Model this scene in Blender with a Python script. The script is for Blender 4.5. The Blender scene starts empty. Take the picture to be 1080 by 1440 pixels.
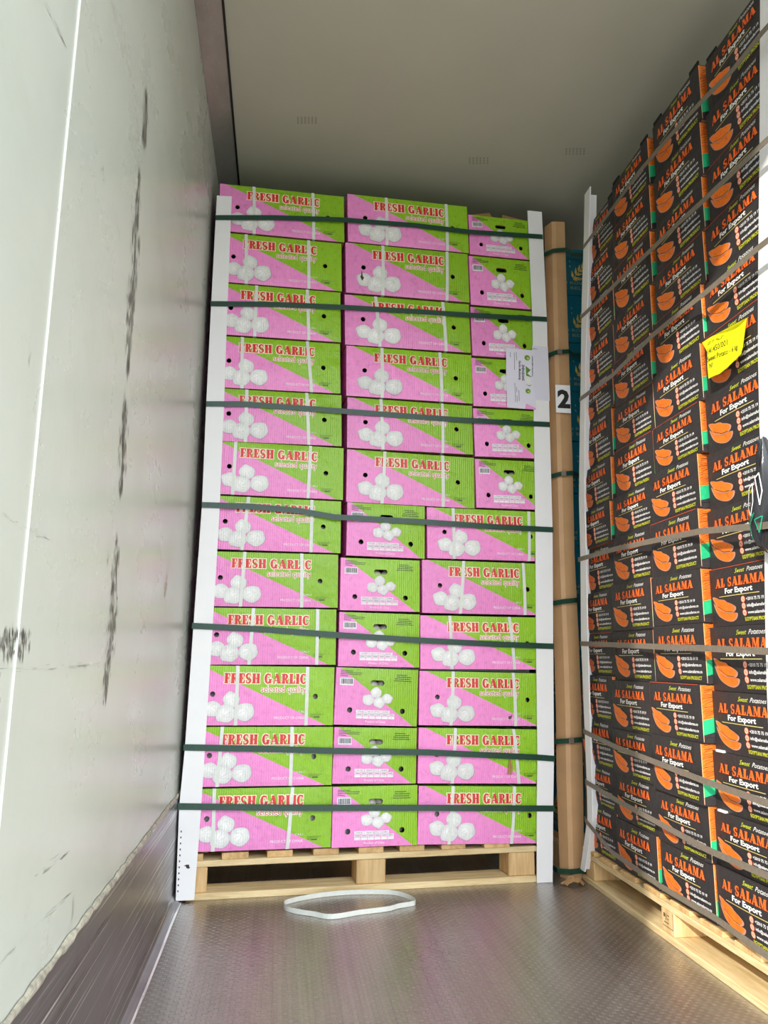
import bpy, bmesh, math, random
from mathutils import Vector, Matrix
from mathutils.geometry import delaunay_2d_cdt, tessellate_polygon
R = random.Random(7)
SC = bpy.context.scene
COL = SC.collection
# ------------------------------------------------------------------ camera
F_PX, CAM_H, CAM_X = 1075.0, 0.72, 0.302
_y = Vector((395 - 540, 926 - 720, F_PX)).normalized()
_a = 0.009
_z = Vector((_a, -1.0, -(_a * _y[0] - _y[1]) / _y[2])).normalized()
_x = _y.cross(_z)
if _x[0] < 0: _x = -_x
C0 = Vector((CAM_X, 0, CAM_H))
def cam2w(v): return Vector((_x.dot(v), _y.dot(v), _z.dot(v)))
cam = bpy.data.cameras.new('camera'); camo = bpy.data.objects.new('camera', cam); COL.objects.link(camo)
cx, cy, cz = cam2w(Vector((1, 0, 0))), cam2w(Vector((0, -1, 0))), cam2w(Vector((0, 0, -1)))
camo.matrix_world = Matrix(((cx[0], cy[0], cz[0], C0[0]), (cx[1], cy[1], cz[1], C0[1]), (cx[2], cy[2], cz[2], C0[2]), (0, 0, 0, 1)))
cam.sensor_fit = 'VERTICAL'; cam.sensor_height = 24; cam.lens = 24 * F_PX / 1440; cam.clip_start = 0.02
SC.camera = camo
# ------------------------------------------------------------------ light
w = bpy.data.worlds.new('sky'); SC.world = w; w.use_nodes = True
wb = w.node_tree.nodes['Background']; wb.inputs[1].default_value = 3.3
_tc0 = w.node_tree.nodes.new('ShaderNodeTexCoord'); _sp = w.node_tree.nodes.new('ShaderNodeSeparateXYZ'); _rp = w.node_tree.nodes.new('ShaderNodeValToRGB')
w.node_tree.links.new(_tc0.outputs['Generated'], _sp.inputs[0]); w.node_tree.links.new(_sp.outputs[2], _rp.inputs[0]); w.node_tree.links.new(_rp.outputs[0], wb.inputs[0])
_rp.color_ramp.elements[0].position = 0.0; _rp.color_ramp.elements[0].color = (0.50, 0.535, 0.56, 1)      # overcast sky: dim at the horizon, bright overhead
_rp.color_ramp.elements[1].position = 0.75; _rp.color_ramp.elements[1].color = (1.75, 1.87, 2.0, 1)
sl = bpy.data.lights.new('sun', 'SUN'); so = bpy.data.objects.new('sun', sl); COL.objects.link(so)
so.rotation_euler = Vector((1.0, 1.4, -0.85)).to_track_quat('-Z', 'Y').to_euler()
sl.energy = 5.0; sl.angle = math.radians(0.9); sl.color = (1.0, 0.95, 0.86)
vs = SC.view_settings; vs.view_transform = 'Standard'; vs.look = 'None'; vs.exposure = 0.15; vs.gamma = 1; vs.use_curve_mapping = False
SC.cycles.max_bounces = 8; SC.cycles.diffuse_bounces = 6
# ------------------------------------------------------------------ helpers
def s2l(c):
    return tuple(((v / 255) / 12.92 if v / 255 <= 0.04045 else ((v / 255 + 0.055) / 1.055) ** 2.4) for v in c)
def ray(px, py): return cam2w(Vector((px - 540, py - 720, F_PX)))
def hit(px, py, P, n):
    d = ray(px, py); t = (Vector(P) - C0).dot(n) / d.dot(n); return C0 + d * t
class NT:
    def __init__(s, name, rough=0.5, metal=0.0, color=(0.8, 0.8, 0.8), spec=0.5):
        s.m = bpy.data.materials.new(name); s.m.use_nodes = True; s.t = s.m.node_tree
        s.b = s.t.nodes['Principled BSDF']; s.b.inputs['Roughness'].default_value = rough
        s.b.inputs['Metallic'].default_value = metal; s.b.inputs['Base Color'].default_value = (*color, 1)
        s.b.inputs['Specular IOR Level'].default_value = spec
    def n(s, t, **k):
        o = s.t.nodes.new(t)
        for a, v in k.items():
            if a in [i.name for i in o.inputs]: o.inputs[a].default_value = v
            else: setattr(o, a, v)
        return o
    def l(s, a, b): s.t.links.new(a, b)
    def obj(s, scale=(1, 1, 1), generated=False):
        c = s.n('ShaderNodeTexCoord'); m = s.n('ShaderNodeMapping'); m.inputs['Scale'].default_value = scale
        s.l(c.outputs['Object'], m.inputs[0]); return m.outputs[0]
    def noise(s, vec, scale, detail=3, rough=0.55):
        o = s.n('ShaderNodeTexNoise'); o.inputs['Scale'].default_value = scale; o.inputs['Detail'].default_value = detail
        o.inputs['Roughness'].default_value = rough; s.l(vec, o.inputs['Vector']); return o.outputs[0]
    def ramp(s, fac, stops):
        r = s.n('ShaderNodeValToRGB'); e = r.color_ramp.elements
        while len(e) < len(stops): e.new(0.5)
        for i, (p, c) in enumerate(stops):
            e[i].position = p; e[i].color = (*c, 1) if len(c) == 3 else c
        s.l(fac, r.inputs[0]); return r.outputs[0]
    def mix(s, fac, a, b, blend='MIX'):
        o = s.n('ShaderNodeMix'); o.data_type = 'RGBA'; o.blend_type = blend
        for v, i in ((fac, 0), (a, 6), (b, 7)):
            if hasattr(v, 'links'): s.l(v, o.inputs[i])
            else: o.inputs[i].default_value = v if i == 0 else (*v, 1)
        return o.outputs[2]
    def math(s, op, a, b=0.0, c=0.0):
        o = s.n('ShaderNodeMath'); o.operation = op
        for i, v in enumerate((a, b, c)):
            if hasattr(v, 'links'): s.l(v, o.inputs[i])
            else: o.inputs[i].default_value = v
        return o.outputs[0]
    def bump(s, h, strength=0.3, dist=0.01, nrm=None):
        o = s.n('ShaderNodeBump'); o.inputs['Strength'].default_value = strength; o.inputs['Distance'].default_value = dist
        s.l(h, o.inputs['Height'])
        if nrm: s.l(nrm, o.inputs['Normal'])
        s.l(o.outputs[0], s.b.inputs['Normal']); return o.outputs[0]
    def col(s, c): s.l(c, s.b.inputs['Base Color'])
def gray(v): return (v, v, v)
# ------------------------------------------------------------------ materials
def mat_print(name, rough, flute=0.25, dent=0.5, spec=0.5):
    m = NT(name, rough, spec=spec)
    a = m.n('ShaderNodeAttribute'); a.attribute_name = 'Col'
    v = m.obj(); oi = m.n('ShaderNodeObjectInfo')
    vv = m.n('ShaderNodeVectorMath'); vv.operation = 'ADD'; m.l(v, vv.inputs[0])
    cm = m.n('ShaderNodeCombineXYZ')
    r100 = m.math('MULTIPLY', oi.outputs['Random'], 37.0)
    for i in range(3): m.l(r100, cm.inputs[i])
    m.l(cm.outputs[0], vv.inputs[1])
    nz = m.noise(vv.outputs[0], 9, 4, 0.6); nf = m.noise(vv.outputs[0], 60, 3)
    c = m.mix(1.0, a.outputs['Color'], m.ramp(nf, [(0.3, gray(0.9)), (0.7, gray(1.0))]), 'MULTIPLY')
    hs = m.n('ShaderNodeHueSaturation'); m.l(c, hs.inputs['Color'])
    m.l(m.math('MULTIPLY_ADD', oi.outputs['Random'], 0.12, 0.94), hs.inputs['Value'])
    m.col(hs.outputs[0])
    wv = m.n('ShaderNodeTexWave'); wv.bands_direction = 'X'; wv.inputs['Scale'].default_value = 42; wv.inputs['Distortion'].default_value = 0.4
    m.l(v, wv.inputs['Vector'])
    b1 = m.bump(nz, dent, 0.02)
    m.bump(wv.outputs[1], flute, 0.0012, b1)
    m.l(m.math('MULTIPLY_ADD', nf, 0.25, rough - 0.1), m.b.inputs['Roughness'])
    return m.m
M_GAR = mat_print('garlic_carton_print', 0.28, 0.4, 0.5)
M_SAL = mat_print('potato_carton_print', 0.52, 0.08, 0.4, 0.4)
M_TEAL = mat_print('teal_carton_print', 0.4, 0.1, 0.3)
def mat_wood(name, lo, hi, axis=0):
    m = NT(name, 0.75, spec=0.25); sc = [9, 9, 9]; sc[axis] = 0.9
    oi = m.n('ShaderNodeObjectInfo'); v = m.obj(tuple(sc))
    ad = m.n('ShaderNodeVectorMath'); ad.operation = 'ADD'; m.l(v, ad.inputs[0]); cm = m.n('ShaderNodeCombineXYZ')
    rr = m.math('MULTIPLY', oi.outputs['Random'], 53.0)
    for i in range(3): m.l(rr, cm.inputs[i])
    m.l(cm.outputs[0], ad.inputs[1])
    g = m.noise(ad.outputs[0], 5, 6, 0.65); k = m.noise(ad.outputs[0], 1.3, 3)
    base = m.ramp(g, [(0.3, s2l(lo)), (0.62, s2l(hi))])
    st = m.mix(m.ramp(k, [(0.62, gray(0)), (0.78, gray(0.55))]), base, s2l((120, 95, 62)))
    hs = m.n('ShaderNodeHueSaturation'); m.l(st, hs.inputs['Color'])
    m.l(m.math('MULTIPLY_ADD', oi.outputs['Random'], 0.22, 0.86), hs.inputs['Value']); m.col(hs.outputs[0])
    m.bump(g, 0.35, 0.003); return m.m
M_WOOD = mat_wood('pale_pallet_wood', (196, 168, 118), (238, 216, 168), 0)
M_WOODY = mat_wood('pale_pallet_wood_lengthwise', (186, 146, 92), (226, 190, 136), 1)
M_BLOCK = mat_wood('pallet_block_wood', (190, 150, 100), (230, 198, 146), 2)
def mat_plain(name, rgb, rough=0.5, metal=0, bump=0.0, sc=30, var=0.1, spec=0.5):
    m = NT(name, rough, metal, spec=spec); v = m.obj(); n = m.noise(v, sc, 4)
    c = s2l(rgb); m.col(m.ramp(n, [(0.3, tuple(x * (1 - var) for x in c)), (0.7, c)]))
    if bump: m.bump(n, bump, 0.004)
    return m.m
M_WBOARD = mat_plain('white_paperboard', (244, 244, 244), 0.42, 0, 0.12, 7, 0.04)
M_BROWN = mat_plain('brown_paperboard', (206, 164, 118), 0.5, 0, 0.2, 12, 0.12)
M_KRAFT = mat_plain('kraft_cardboard', (168, 130, 88), 0.8, 0, 0.1, 30, 0.1, 0.2)
M_GSTRAP = mat_plain('green_strapping', (30, 72, 56), 0.3, 0, 0.2, 120, 0.25)
M_BSTRAP = mat_plain('grey_strapping', (128, 118, 104), 0.34, 0, 0.3, 100, 0.2)
M_WSTRAP = mat_plain('white_strapping', (226, 230, 222), 0.3, 0, 0.2, 90, 0.08)
M_PAPER = NT('label_paper', 0.5); _at = M_PAPER.n('ShaderNodeAttribute'); _at.attribute_name = 'Col'; M_PAPER.col(_at.outputs['Color'])
M_PAPER.bump(M_PAPER.noise(M_PAPER.obj(), 25, 3), 0.15, 0.003); M_PAPER = M_PAPER.m
M_STEEL = mat_plain('steel_buckle', (190, 190, 186), 0.3, 1.0)
M_FILM = NT('glossy_black_film', 0.22); _at = M_FILM.n('ShaderNodeAttribute'); _at.attribute_name = 'Col'; M_FILM.col(_at.outputs['Color']); M_FILM = M_FILM.m
M_BULB = mat_plain('garlic_skin', (228, 222, 214), 0.5, 0, 0.3, 40, 0.2)
def mat_wall():
    m = NT('white_gelcoat', 0.2, spec=0.5); v = m.obj()
    big = m.noise(m.obj((1, 0.6, 1)), 2.2, 4); stain = m.noise(m.obj((1, 0.7, 1.2)), 3.0, 5, 0.6)
    c = m.ramp(big, [(0.3, s2l((188, 193, 182))), (0.7, s2l((200, 205, 195)))])
    c = m.mix(m.ramp(stain, [(0.6, gray(0)), (0.82, gray(0.22))]), c, s2l((150, 150, 132)))
    sc = m.noise(m.obj((1, 2.2, 2.6)), 6.0, 6, 0.75)
    c = m.mix(m.ramp(sc, [(0.60, gray(0)), (0.78, gray(0.2))]), c, s2l((140, 138, 126)))
    m.col(c); m.l(m.ramp(stain, [(0.3, gray(0.24)), (0.8, gray(0.36))]), m.b.inputs['Roughness'])
    m.bump(m.noise(m.obj((1, 1.5, 1)), 5, 3), 0.1, 0.02); return m.m
def mat_ceil():
    m = NT('ceiling_gelcoat', 0.42, spec=0.4); n = m.noise(m.obj(), 2.5, 5)
    c = m.ramp(n, [(0.3, s2l((180, 177, 161))), (0.7, s2l((187, 184, 168)))])
    m.col(c); return m.m
def mat_kick():
    m = NT('scratched_aluminium', 0.36, 0.8); v = m.obj((1, 0.5, 55))
    a = m.noise(v, 2.2, 6, 0.7); b = m.noise(m.obj((1, 0.35, 120)), 2.0, 4, 0.6); d = m.noise(m.obj((1, 1, 1)), 5, 4)
    c = m.ramp(a, [(0.3, s2l((112, 110, 112))), (0.62, s2l((152, 150, 152)))])
    c = m.mix(m.ramp(b, [(0.585, gray(0)), (0.635, gray(1))]), c, s2l((246, 246, 246)))
    c = m.mix(m.ramp(d, [(0.5, gray(0)), (0.75, gray(0.4))]), c, s2l((70, 62, 58)))
    m.col(c); m.l(m.ramp(a, [(0.3, gray(0.24)), (0.7, gray(0.42))]), m.b.inputs['Roughness'])
    m.bump(b, 0.15, 0.002); return m.m
def mat_floor():
    m = NT('patterned_metal_floor', 0.34, 0.9); v = m.obj()
    sp = m.n('ShaderNodeSeparateXYZ'); m.l(v, sp.inputs[0])
    sx = m.math('SINE', m.math('MULTIPLY', sp.outputs[0], 2 * math.pi / 0.022))
    sy = m.math('SINE', m.math('MULTIPLY', sp.outputs[1], 2 * math.pi / 0.024))
    sx = m.math('MINIMUM', m.math('MAXIMUM', m.math('MULTIPLY', sx, 2.2), -1.0), 1.0)
    h = m.math('MAXIMUM', m.math('MULTIPLY', sx, sy), 0.0)
    hp = m.math('MULTIPLY', m.math('POWER', h, 1.6), m.ramp(m.noise(v, 55, 2), [(0.3, gray(0.25)), (0.65, gray(1))]))
    big = m.noise(m.obj((1, 0.5, 1)), 3.5, 5, 0.6); lin = m.noise(m.obj((30, 0.6, 1)), 2.0, 5, 0.7)
    c = m.ramp(big, [(0.3, s2l((172, 168, 165))), (0.7, s2l((196, 192, 189)))])
    c = m.mix(m.ramp(lin, [(0.35, gray(0.35)), (0.6, gray(0))]), c, s2l((126, 120, 116)))
    c = m.mix(m.math('MULTIPLY', hp, 0.55), c, s2l((226, 222, 214)))  # specular glint of the raised dashes painted in as a lighter tone
    c = m.mix(m.ramp(m.noise(v, 70, 2), [(0.72, gray(0)), (0.78, gray(0.5))]), c, s2l((60, 55, 50)))
    m.col(c); m.l(m.ramp(big, [(0.3, gray(0.27)), (0.7, gray(0.42))]), m.b.inputs['Roughness'])
    m.bump(hp, 0.8, 0.0016); return m.m
def mat_trim():
    m = NT('corner_aluminium', 0.4, 0.7); v = m.obj((1, 0.5, 1)); a = m.noise(v, 5, 6, 0.7)
    b = m.noise(m.obj((3, 2.2, 3)), 7, 4, 0.75)
    c = m.ramp(a, [(0.3, s2l((160, 154, 152))), (0.7, s2l((196, 190, 190)))])
    c = m.mix(m.ramp(b, [(0.66, gray(0)), (0.71, gray(0.8))]), c, s2l((215, 212, 206)))
    m.col(c); return m.m
M_WALL, M_CEIL, M_KICK, M_FLOOR, M_TRIM = mat_wall(), mat_ceil(), mat_kick(), mat_floor(), mat_trim()
M_SEAL = mat_plain('black_sealant', (22, 22, 22), 0.5); M_SEAM = mat_plain('white_seam', (250, 252, 244), 0.4)
M_CAULK = mat_plain('dirty_caulk', (196, 190, 172), 0.7, 0, 0.5, 60, 0.55)
M_SCUFF = mat_plain('dark_scuff', (140, 136, 126), 0.7, 0, 0.3, 160, 0.4); M_RUST = mat_plain('rust_smear', (204, 158, 110), 0.6, 0, 0, 60, 0.2)
M_ASPH = mat_plain('yard_concrete', (120, 117, 110), 0.9, 0, 0.2, 6, 0.2)
# ------------------------------------------------------------------ mesh helpers
def tag(o, label=None, cat=None, group=None, kind=None):
    if label: o['label'] = label
    if cat: o['category'] = cat
    if group: o['group'] = group
    if kind: o['kind'] = kind
    return o
def link(name, me, parent=None, mat=None):
    o = bpy.data.objects.new(name, me); COL.objects.link(o)
    if parent: o.parent = parent
    if mat and me is not None and not me.materials: me.materials.append(mat)
    return o
def mesh(name, vs_, fs, mat=None, smooth=False):
    me = bpy.data.meshes.new(name); me.from_pydata([tuple(v) for v in vs_], [], fs); me.update()
    if mat: me.materials.append(mat)
    if smooth:
        for p in me.polygons: p.use_smooth = True
    return me
def bx(x0, x1, y0, y1, z0, z1):
    v = [(x, y, z) for z in (z0, z1) for y in (y0, y1) for x in (x0, x1)]
    return v, [(0, 2, 3, 1), (4, 5, 7, 6), (0, 1, 5, 4), (2, 6, 7, 3), (0, 4, 6, 2), (1, 3, 7, 5)]
def rbox(name, x0, x1, y0, y1, z0, z1, mat, bev=0.002, jit=0.0, seg=1):
    bm = bmesh.new(); v, f = bx(x0, x1, y0, y1, z0, z1)
    vv = [bm.verts.new((a + R.uniform(-jit, jit), b + R.uniform(-jit, jit), c)) for a, b, c in v]
    for q in f: bm.faces.new([vv[i] for i in q])
    bmesh.ops.recalc_face_normals(bm, faces=bm.faces)
    if bev: bmesh.ops.bevel(bm, geom=bm.edges[:], offset=bev, segments=seg, affect='EDGES')
    me = bpy.data.meshes.new(name); bm.to_mesh(me); bm.free(); me.materials.append(mat); return me
def struct(name, me, mat=None): return tag(link(name, me, None, mat), kind='structure')
def ribbon(pts, wdir, width, thick=0.001):
    """flat band along pts; wdir = direction of its width"""
    V = []; Fc = []; n = len(pts); pts = [Vector(p) for p in pts]
    for i, p in enumerate(pts):
        t = (pts[min(i + 1, n - 1)] - pts[max(i - 1, 0)]).normalized()
        wd = Vector(wdir[i] if isinstance(wdir, list) else wdir); wd = (wd - t * wd.dot(t)).normalized(); nn = t.cross(wd)
        for a, b in ((-1, -1), (1, -1), (1, 1), (-1, 1)): V.append(p + wd * (a * width / 2) + nn * (b * thick / 2))
    for i in range(n - 1):
        for k in range(4):
            a = i * 4 + k; b = i * 4 + (k + 1) % 4; Fc.append((a, b, b + 4, a + 4))
    Fc.append((3, 2, 1, 0)); Fc.append(tuple(range(4 * n - 4, 4 * n))); return V, Fc
def lprofile(corner, inner, back, th, mat, name, nrm):
    """angle board: loft of an L section; corner/inner/back are point lists, nrm = outward normals of the two legs"""
    V = []; Fc = []; n = len(corner)
    n1, n2 = Vector(nrm[0]), Vector(nrm[1])
    for c, i, b in zip(corner, inner, back):
        V += [i, c, b, b - n2 * th, c - n1 * th - n2 * th, i - n1 * th]
    for i in range(n - 1):
        for k in range(6):
            a = i * 6 + k; b = i * 6 + (k + 1) % 6; Fc.append((a, b, b + 6, a + 6))
    Fc.append((5, 4, 3, 2, 1, 0)[::1]); Fc.append(tuple(range(6 * n - 6, 6 * n)))
    bm = bmesh.new(); vv = [bm.verts.new(p) for p in V]
    for f in Fc: bm.faces.new([vv[i] for i in f])
    bmesh.ops.recalc_face_normals(bm, faces=bm.faces); me = bpy.data.meshes.new(name); bm.to_mesh(me); bm.free(); me.materials.append(mat); return me
# ------------------------------------------------------------------ flat print drawing
_tc = {}
def text_polys(body, shear=0.0, off=0.0, wide=1.0):
    key = (body, shear, off, wide)
    if key in _tc: return _tc[key]
    c = bpy.data.curves.new('t', 'FONT'); c.body = body; c.size = 1.0; c.shear = shear; c.offset = off; c.resolution_u = 2
    o = bpy.data.objects.new('t', c); COL.objects.link(o)
    bpy.context.view_layer.update()
    me = bpy.data.meshes.new_from_object(o.evaluated_get(bpy.context.evaluated_depsgraph_get()))
    vs_ = [(v.co.x * wide, v.co.y) for v in me.vertices]; fs = [tuple(p.vertices) for p in me.polygons]
    bpy.data.objects.remove(o); bpy.data.curves.remove(c); bpy.data.meshes.remove(me)
    x0 = min(v[0] for v in vs_); x1 = max(v[0] for v in vs_)
    _tc[key] = (vs_, fs, x0, x1); return _tc[key]
def band(cx_, cy_, rx, ry, tx, ty, a0, a1, n=14):
    P = []
    for i in range(n):
        q = []
        for a in (a0 + (a1 - a0) * i / n, a0 + (a1 - a0) * (i + 1) / n):
            a = math.radians(a); q.append(((cx_ + rx * math.cos(a), cy_ + ry * math.sin(a)), (cx_ + (rx - tx) * math.cos(a), cy_ + (ry - ty) * math.sin(a))))
        P.append([q[0][0], q[1][0], q[1][1], q[0][1]])
    return P
def rc(x0, y0, x1, y1): return [(x0, y0), (x1, y0), (x1, y1), (x0, y1)]
def glyph(ch):
    """heavy slab-serif capitals, height 1; returns polygons, advance"""
    if ch == 'F' or ch == 'E' or ch == 'R' or ch == 'H' or ch == 'L' or ch == 'I': pass
    if ch == 'F': return [rc(.06, 0, .40, 1), rc(0, 0, .44, .1), rc(0, .9, .66, 1), [(.56, .66), (.66, .62), (.66, 1), (.5, .9)], rc(.34, .46, .5, .56), rc(.48, .36, .55, .66)], .72
    if ch == 'E': return [rc(.06, 0, .40, 1), rc(0, 0, .68, .1), rc(0, .9, .66, 1), [(.56, .66), (.66, .62), (.66, 1), (.5, .9)], rc(.34, .46, .5, .56), rc(.46, .34, .53, .68), [(.5, .1), (.68, 0), (.7, .38), (.6, .34)]], .76
    if ch == 'R': return [rc(.06, 0, .40, 1), rc(0, 0, .42, .1), rc(0, .9, .4, 1), rc(.34, .44, .42, .54)] + band(.40, .72, .34, .28, .28, .1, -90, 90) + [[(.4, .48), (.56, .46), (.82, 0), (.52, 0)], rc(.52, 0, .86, .1)], .88
    if ch == 'S': return band(.34, .72, .33, .3, .24, .14, 50, 235) + band(.34, .28, .33, .3, .24, .14, -130, 55) + [[(.05, .62), (.24, .6), (.62, .36), (.45, .28), (.12, .5)], [(.48, .96), (.6, 1), (.6, .66), (.52, .68)], [(.08, 0), (.2, .06), (.14, .34), (.06, .34)]], .74
    if ch == 'H': return [rc(.06, 0, .40, 1), rc(.52, 0, .86, 1), rc(.3, .45, .6, .56), rc(0, 0, .42, .1), rc(0, .9, .42, 1), rc(.48, 0, .9, .1), rc(.48, .9, .9, 1)], .98
    if ch == 'G': return band(.4, .5, .4, .52, .31, .14, 50, 330, 22) + [rc(.56, .02, .8, .44), rc(.46, .36, .88, .46), [(.58, .96), (.7, 1), (.7, .62), (.62, .64)]], .94
    if ch == 'C': return band(.4, .5, .4, .52, .31, .14, 48, 312, 20) + [[(.58, .96), (.7, 1), (.7, .62), (.62, .64)], [(.62, .34), (.72, .36), (.7, .16), (.56, .08)]], .8
    if ch == 'A': return [[(.06, 0), (.2, 0), (.46, .86), (.4, 1)], [(.3, 1), (.6, 1), (.95, 0), (.56, 0)], rc(.2, .26, .66, .36), rc(0, 0, .28, .09), rc(.52, 0, .98, .09)], 1.02
    if ch == 'L': return [rc(.06, 0, .40, 1), rc(0, 0, .66, .1), rc(0, .9, .44, 1), [(.46, .08), (.66, 0), (.68, .4), (.58, .36)]], .74
    if ch == 'I': return [rc(.06, 0, .40, 1), rc(0, 0, .42, .1), rc(0, .9, .42, 1)], .5
    if ch == 'M': return [rc(.1, 0, .2, 1), [(.08, 1), (.36, 1), (.64, .1), (.5, 0)], [(.5, .0), (.62, .12), (.86, 1), (.72, 1)], rc(.74, 0, 1.0, 1), rc(0, 0, .32, .09), rc(0, .91, .3, 1), rc(.66, 0, 1.08, .09), rc(.8, .91, 1.08, 1)], 1.14
    return [], .42
class Print:
    """flat ink on a face: u right, v up, small layered offsets outward"""
    def __init__(s, bulge=None): s.V = []; s.F = []; s.C = []; s.bulge = bulge or (lambda u, v: 0.0)
    def poly(s, pts, col, layer=1, hole=False):
        b = len(s.V)
        for u, v in pts: s.V.append((u, -layer * 0.0004 - s.bulge(u, v), v))
        c = s2l(col) if max(col) > 1.5 else col
        if len(pts) <= 4: s.F.append(tuple(range(b, b + len(pts)))); s.C.append([c] * len(pts))
        else:
            for t in tessellate_polygon([[Vector((p[0], p[1], 0)) for p in pts]]): s.F.append(tuple(b + i for i in t)); s.C.append([c] * 3)
    def fan(s, cu, cv, pts, cin, cout, layer):
        b = len(s.V); s.V.append((cu, -layer * 0.0004 - s.bulge(cu, cv), cv))
        for u, v in pts: s.V.append((u, -layer * 0.0004 - s.bulge(u, v), v))
        n = len(pts)
        for i in range(n): s.F.append((b, b + 1 + i, b + 1 + (i + 1) % n)); s.C.append([s2l(cin), s2l(cout), s2l(cout)])
    def line(s, p, q, wd, col, layer=1, n=1):
        d = Vector((q[0] - p[0], q[1] - p[1])); L = d.length; d /= max(L, 1e-9); nx, ny = -d.y * wd / 2, d.x * wd / 2
        n = max(n, int(L / 0.03))
        for i in range(n):
            a = (p[0] + (q[0] - p[0]) * i / n, p[1] + (q[1] - p[1]) * i / n); b = (p[0] + (q[0] - p[0]) * (i + 1) / n, p[1] + (q[1] - p[1]) * (i + 1) / n)
            s.poly([(a[0] + nx, a[1] + ny), (a[0] - nx, a[1] - ny), (b[0] - nx, b[1] - ny), (b[0] + nx, b[1] + ny)], col, layer)
    def slab(s, body, u0, u1, v0, hgt, col, outline=None, ow=0.0, layer=3, gap=0.0):
        tot = sum(glyph(c)[1] + gap for c in body); k = (u1 - u0) / tot; u = u0
        for c in body:
            P, adv = glyph(c)
            for p in P:
                q = [(u + a * k, v0 + b * hgt) for a, b in p]
                s.poly(q, col, layer)
                if outline:
                    mu = sum(a for a, b in q) / len(q); mv = sum(b for a, b in q) / len(q)
                    s.poly([(a + (ow if a > mu else -ow), b + (ow if b > mv else -ow)) for a, b in q], outline, layer - 1)
            u += (adv + gap) * k
    def text(s, body, u0, u1, v0, hgt, col, shear=0.0, off=0.0, layer=3, rot=0, keep=False):
        vs_, fs, x0, x1 = text_polys(body, shear, off); k = (u1 - u0) / (x1 - x0); b = len(s.V); c = s2l(col)
        for x, y in vs_:
            u, v = (x - x0) * k, y * hgt / 0.7
            if rot == 90: u, v = v, -u       # reads downwards
            if rot == 90: u, v = u, v
            s.V.append((u0 + u, -layer * 0.0004 - s.bulge(u0 + u, v0 + v), v0 + v))
        for f in fs: s.F.append(tuple(b + i for i in f)); s.C.append([c] * len(f))
    def build(s, name, mat):
        me = mesh(name, s.V, s.F, mat); paint(me, [c for f in s.C for c in f]); return me
def paint(me, cols):
    a = me.color_attributes.new('Col', 'FLOAT_COLOR', 'CORNER'); flat = []
    for c in cols: flat += [c[0], c[1], c[2], 1.0]
    a.data.foreach_set('color', flat)
def circ(cu, cv, r, n=16, rv=None): return [(cu + r * math.cos(2 * math.pi * i / n), cv + (rv or r) * math.sin(2 * math.pi * i / n)) for i in range(n)]
def slot(cu, cv, hw, hh, n=6):
    P = []
    for s_, a0 in ((1, -90), (-1, 90)):
        for i in range(n + 1):
            a = math.radians(a0 + 180 * i / n); P.append((cu + s_ * (hw - hh) + hh * math.cos(a), cv + hh * math.sin(a)))
    return P
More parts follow.
